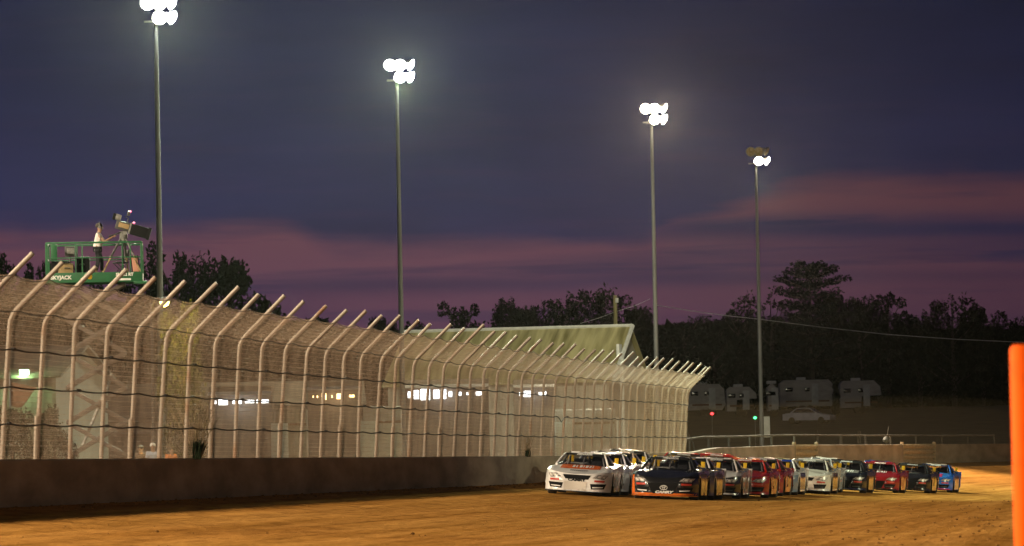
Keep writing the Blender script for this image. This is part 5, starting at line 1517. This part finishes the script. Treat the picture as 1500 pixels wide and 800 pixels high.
# hauler body hiding the horizon where the mesh shows murky tan
def hauler(px0, px1, pyt, d, lab, m):
    p0, p1 = at(px0, pyt, d), at(px1, pyt, d); g = ground_z((p0.x + p1.x) / 2, d); W = (p1 - p0).length; h = (p0.z + p1.z) / 2 - g
    e = empty('box_trailer', ((p0.x + p1.x) / 2, d, g), 0.02, lab, 'trailer', 'box trailers parked behind the fence')
    mb = MB(); mb.bbox((0, 0, h / 2 + 0.4), (W, 2.5, h - 0.8), 0.06); mb.build('body', m, e)
    for k in range(2):
        mb = MB(); mb.lathe([(0.0, -0.15), (0.46, -0.15), (0.5, 0), (0.46, 0.15), (0.0, 0.15)], Matrix.Translation((W * (0.2 + 0.14 * k), -1.1, 0.5)) @ Matrix.Rotation(PI / 2, 4, 'X'), 16); mb.build('wheel', M['rubber'], e)
    mb = MB(); mb.bbox((-W * 0.36, -1.27, h * 0.5), (0.9, 0.06, h * 0.6), 0.02); mb.build('door', M['trim'], e)
    mb = MB(); mb.box((0, -1.262, h * 0.78), (W * 0.96, 0.02, 0.12)); mb.build('stripe', M['tarp'], e)
hauler(404, 450, 600, 226, 'tan box trailer parked between two lit concession trailers', M['beige'])
hauler(532, 588, 596, 228, 'pale box trailer parked just short of the bright serving window', M['camper'])
hauler(812, 900, 600, 232, 'pale box trailer parked behind the palest stretch of mesh', M['camper'])

# ------------------------------------------------------------------ floodlight beams
def plight(name, loc, col, watts, size):
    l = bpy.data.lights.new(name, 'POINT'); l.energy = watts; l.color = col; l.shadow_soft_size = size
    o = bpy.data.objects.new(name, l); COL.objects.link(o); o.location = loc; return o
def spot(loc, aim, col, watts, size, ang=118, blend=0.55):
    l = bpy.data.lights.new('floodlight_beam', 'SPOT'); l.energy = watts; l.color = col; l.shadow_soft_size = size
    l.spot_size = R_(ang); l.spot_blend = blend
    o = bpy.data.objects.new('floodlight_beam', l); COL.objects.link(o)
    o.location = loc; o.rotation_euler = Vector(aim).to_track_quat('-Z', 'Y').to_euler(); return o
COOL = (0.84, 1.0, 0.70); WARM = (1.0, 0.82, 0.56)
KW = 108000
for tpos, col, k in zip(pole_top, (COOL, COOL, WARM, WARM), (1.3, 1.5, 1.5, 0.5)):
    spot(tpos + Vector((0.3, -1.1, -0.3 if k > 1.0 else -1.6)), (0.50, -0.80, -0.50), col, KW * k, 0.45)
for tpos, k in zip(pole_top[1:3], (0.22, 0.30)):      # lamps of these two poles that face the lot behind
    spot(tpos + Vector((-0.2, 1.0, -0.4)), (-0.05 if k == 0.22 else -0.45, 0.8, -0.32), (1.0, 0.95, 0.62), KW * k, 0.4, 90)
# the same row of poles carries on past the camera, out of the frame
for (x, y, z, k) in ((-29, 157, 21, 0.25), (-38, 116, 21, 1.0), (-46, 76, 21, 1.3), (-54, 36, 21, 2.1), (-60, -6, 21, 2.0)):
    spot((x, y, z), (0.80, 0.10, -0.50), WARM, KW * k, 1.6, 125)
# the bank that lights the turn from the infield, and one behind the camera
spot((80, 165, 20), (-0.90, 0.43, -0.27), (0.98, 0.98, 0.62), KW * 1.05, 1.2, 90)
spot((30, -40, 20), (-0.25, 0.9, -0.16), WARM, KW * 0.6, 1.2, 50)
for loc, col, w, sz in LIGHTS:
    plight('stall_light', loc, col, w, sz)
spot(STREET, (0.45, 0.75, -0.62), (1.0, 0.74, 0.08), 5200, 0.15, 120)
plight('shed_light', green_lamp, (0.45, 1.0, 0.40), 260, 0.1)

# ------------------------------------------------------------------ sky
world = bpy.data.worlds.new('World'); scene.world = world; world.use_nodes = True
nt = world.node_tree; N = nt.nodes; L = nt.links
for n_ in list(N): N.remove(n_)
def val(x):
    return x
def mth(op, a, b=None, c=None, clamp=False):
    n_ = N.new('ShaderNodeMath'); n_.operation = op; n_.use_clamp = clamp
    for i, x in enumerate((a, b, c)):
        if x is None: continue
        if isinstance(x, (int, float)): n_.inputs[i].default_value = x
        else: L.new(x, n_.inputs[i])
    return n_.outputs[0]
def sstep(x, a, b):
    n_ = N.new('ShaderNodeMapRange'); n_.interpolation_type = 'SMOOTHSTEP'; n_.clamp = True
    for k, v in (('From Min', a), ('From Max', b)):
        if isinstance(v, (int, float)): n_.inputs[k].default_value = v
        else: L.new(v, n_.inputs[k])
    L.new(x, n_.inputs['Value']); return n_.outputs[0]
tc = N.new('ShaderNodeTexCoord'); sx = N.new('ShaderNodeSeparateXYZ'); L.new(tc.outputs['Generated'], sx.inputs[0])
X, Y, Z = sx.outputs
hz = mth('SQRT', mth('ADD', mth('MULTIPLY', X, X), mth('MULTIPLY', Y, Y)))
el = mth('DIVIDE', Z, hz); az = mth('DIVIDE', X, hz)
def wn(ax, ex, det, seed):
    cb = N.new('ShaderNodeCombineXYZ'); L.new(mth('MULTIPLY', az, ax), cb.inputs[0]); L.new(mth('MULTIPLY', el, ex), cb.inputs[1]); cb.inputs[2].default_value = seed
    n_ = N.new('ShaderNodeTexNoise'); n_.inputs['Scale'].default_value = 1; n_.inputs['Detail'].default_value = det; n_.inputs['Roughness'].default_value = 0.55
    L.new(cb.outputs[0], n_.inputs['Vector']); return mth('SUBTRACT', n_.outputs['Fac'], 0.5)
n1 = wn(14, 75, 6, 1.7); n2 = wn(30, 300, 5, 4.2); n3 = wn(10, 160, 5, 9.1)
# lower edge of the slate cloud deck
edge = mth('ADD', mth('ADD', 0.0545, mth('MULTIPLY', sstep(az, 0.035, 0.075), 0.0085)), mth('MULTIPLY', mth('MULTIPLY', sstep(az, -0.055, -0.04), mth('SUBTRACT', 1.0, sstep(az, 0.03, 0.04))), -0.0045))
deck = sstep(mth('SUBTRACT', mth('ADD', el, mth('ADD', mth('MULTIPLY', n1, 0.009), mth('MULTIPLY', n2, 0.0035))), edge), -0.0022, 0.0046)
def band(c, w, a0, a1, amp, slope=0.0):
    e_ = mth('DIVIDE', mth('SUBTRACT', mth('ADD', el, mth('ADD', mth('MULTIPLY', n1, 0.006), mth('MULTIPLY', az, slope))), c), w)
    g = mth('EXPONENT', mth('MULTIPLY', mth('MULTIPLY', e_, e_), -1.0))
    win = mth('MULTIPLY', sstep(az, a0 - 0.03, a0 + 0.02), mth('SUBTRACT', 1.0, sstep(az, a1 - 0.02, a1 + 0.03)))
    return mth('MULTIPLY', mth('MULTIPLY', g, win), amp)
b1 = band(0.0430, 0.0026, -0.055, 0.05, 0.70)
b2 = band(0.0555, 0.0034, 0.03, 0.16, 0.95, 0.03)
b3 = band(0.0475, 0.0018, 0.015, 0.14, 0.45)
b4 = band(0.0425, 0.0022, 0.05, 0.14, 0.40)
b5 = band(0.0385, 0.007, -0.20, -0.10, 0.55)
b6 = band(0.0370, 0.006, -0.09, -0.05, 0.45)
st_ = mth('MULTIPLY', sstep(n3, 0.03, 0.16), 0.45)
cl = mth('ADD', mth('ADD', mth('ADD', b1, b2), mth('ADD', b3, b4)), mth('ADD', mth('ADD', b5, b6), st_))
cl = mth('MINIMUM', mth('MAXIMUM', cl, deck), 1.0)
cl = mth('MINIMUM', mth('MAXIMUM', mth('ADD', cl, mth('MULTIPLY', n2, 0.30)), 0.0), 1.0)
def wramp(f, stops):
    r = N.new('ShaderNodeValToRGB'); e_ = r.color_ramp.elements
    while len(e_) < len(stops): e_.new(0.5)
    for k, (p, c) in enumerate(stops): e_[k].position = p; e_[k].color = (*c, 1)
    L.new(f, r.inputs['Fac']); return r.outputs['Color']
f01 = mth('MULTIPLY', el, 5.0, None, True)       # 0..0.2
clear = wramp(f01, [(0.0, (0.055, 0.030, 0.058)), (0.13, (0.075, 0.034, 0.070)), (0.22, (0.112, 0.046, 0.076)), (0.30, (0.116, 0.046, 0.068)), (0.5, (0.06, 0.03, 0.06)), (1.0, (0.02, 0.018, 0.04))])
cloud = wramp(f01, [(0.0, (0.05, 0.035, 0.075)), (0.2, (0.040, 0.027, 0.072)), (0.30, (0.024, 0.025, 0.074)), (0.45, (0.015, 0.018, 0.060)), (0.65, (0.009, 0.011, 0.038)), (1.0, (0.007, 0.008, 0.024))])
mott = mth('ADD', 0.92, mth('ADD', mth('MULTIPLY', wn(9, 34, 7, 6.3), 0.9), mth('MULTIPLY', wn(26, 110, 5, 2.2), 0.35)))
mc = N.new('ShaderNodeMixRGB'); mc.blend_type = 'MULTIPLY'; mc.inputs[0].default_value = 1.0
L.new(cloud, mc.inputs[1]); L.new(mott, mc.inputs[2])
mx = N.new('ShaderNodeMixRGB'); L.new(cl, mx.inputs[0]); L.new(clear, mx.inputs[1]); L.new(mc.outputs[0], mx.inputs[2])
# dims towards the side away from the afterglow
dim = mth('SUBTRACT', 1.0, mth('MULTIPLY', sstep(az, -0.02, 0.14), 0.42))
mu = N.new('ShaderNodeMixRGB'); mu.blend_type = 'MULTIPLY'; mu.inputs[0].default_value = 1.0
L.new(mx.outputs[0], mu.inputs[1]); L.new(dim, mu.inputs[2])
# physical twilight sky, faint
sky = N.new('ShaderNodeTexSky'); sky.sky_type = 'NISHITA'; sky.sun_disc = False; sky.sun_elevation = R_(-1.0); sky.sun_rotation = R_(-25)
add = N.new('ShaderNodeMixRGB'); add.blend_type = 'ADD'; add.inputs[0].default_value = 0.004
L.new(mu.outputs[0], add.inputs[1]); L.new(sky.outputs[0], add.inputs[2])
bg = N.new('ShaderNodeBackground'); bg.inputs['Strength'].default_value = 1.0
L.new(add.outputs[0], bg.inputs['Color'])
wo = N.new('ShaderNodeOutputWorld'); L.new(bg.outputs[0], wo.inputs['Surface'])
try: world.cycles.sampling_method = 'MANUAL'; world.cycles.sample_map_resolution = 512
except Exception: pass

# ------------------------------------------------------------------ dusty evening air
hb = MB(); hb.box((0, 350, 17), (360, 760, 42))
HAZE = 0.000007
hz_m = bpy.data.materials.new('haze_air'); nt2, N2, L2 = nodes_of(hz_m)
for n_ in list(N2): N2.remove(n_)
ho = N2.new('ShaderNodeOutputMaterial'); pv = N2.new('ShaderNodeVolumePrincipled')
pv.inputs['Color'].default_value = (0.92, 0.88, 0.80, 1); pv.inputs['Density'].default_value = HAZE; pv.inputs['Anisotropy'].default_value = 0.9
L2.new(pv.outputs[0], ho.inputs['Volume'])
hzo = hb.build('haze', hz_m, None, False); tag(hzo, kind='stuff')

# dust the pack has thrown up along the far curve
db = MB()
def dust(u, v):
    a = u * 2 * PI; w = (v - 0.5) * PI
    p = Vector((math.cos(w) * math.cos(a) * 20, math.cos(w) * math.sin(a) * 44, math.sin(w) * 3.4))
    k = 1 + 0.30 * mnoise.noise(p * 0.06 + Vector((3, 1, 0)))
    return Vector((16, 250, 1.6)) + p * k
db.grid(dust, 32, 16)
dm = bpy.data.materials.new('thrown_dust'); nt3, N3, L3 = nodes_of(dm)
for n_ in list(N3): N3.remove(n_)
do = N3.new('ShaderNodeOutputMaterial'); dv = N3.new('ShaderNodeVolumePrincipled')
dv.inputs['Color'].default_value = (0.85, 0.62, 0.34, 1); dv.inputs['Density'].default_value = 0.00022; dv.inputs['Anisotropy'].default_value = 0.3
L3.new(dv.outputs[0], do.inputs['Volume'])
dob = db.build('dust_cloud', dm, None, True, 180); tag(dob, 'thin warm dust hanging over the far curve of the track', 'dust', kind='stuff')

# ------------------------------------------------------------------ render set-up
scene.view_settings.view_transform = 'Standard'; scene.view_settings.look = 'None'; scene.view_settings.gamma = 1.0
scene.view_settings.exposure = 0.0; scene.view_settings.use_curve_mapping = False
scene.render.engine = 'CYCLES'
cy = scene.cycles
cy.use_denoising = True
cy.max_bounces = 6; cy.diffuse_bounces = 3; cy.glossy_bounces = 3; cy.transmission_bounces = 4; cy.transparent_max_bounces = 16; cy.volume_bounces = 0
cy.sample_clamp_indirect = 4.0; cy.caustics_reflective = False; cy.caustics_refractive = False
cy.use_light_tree = True
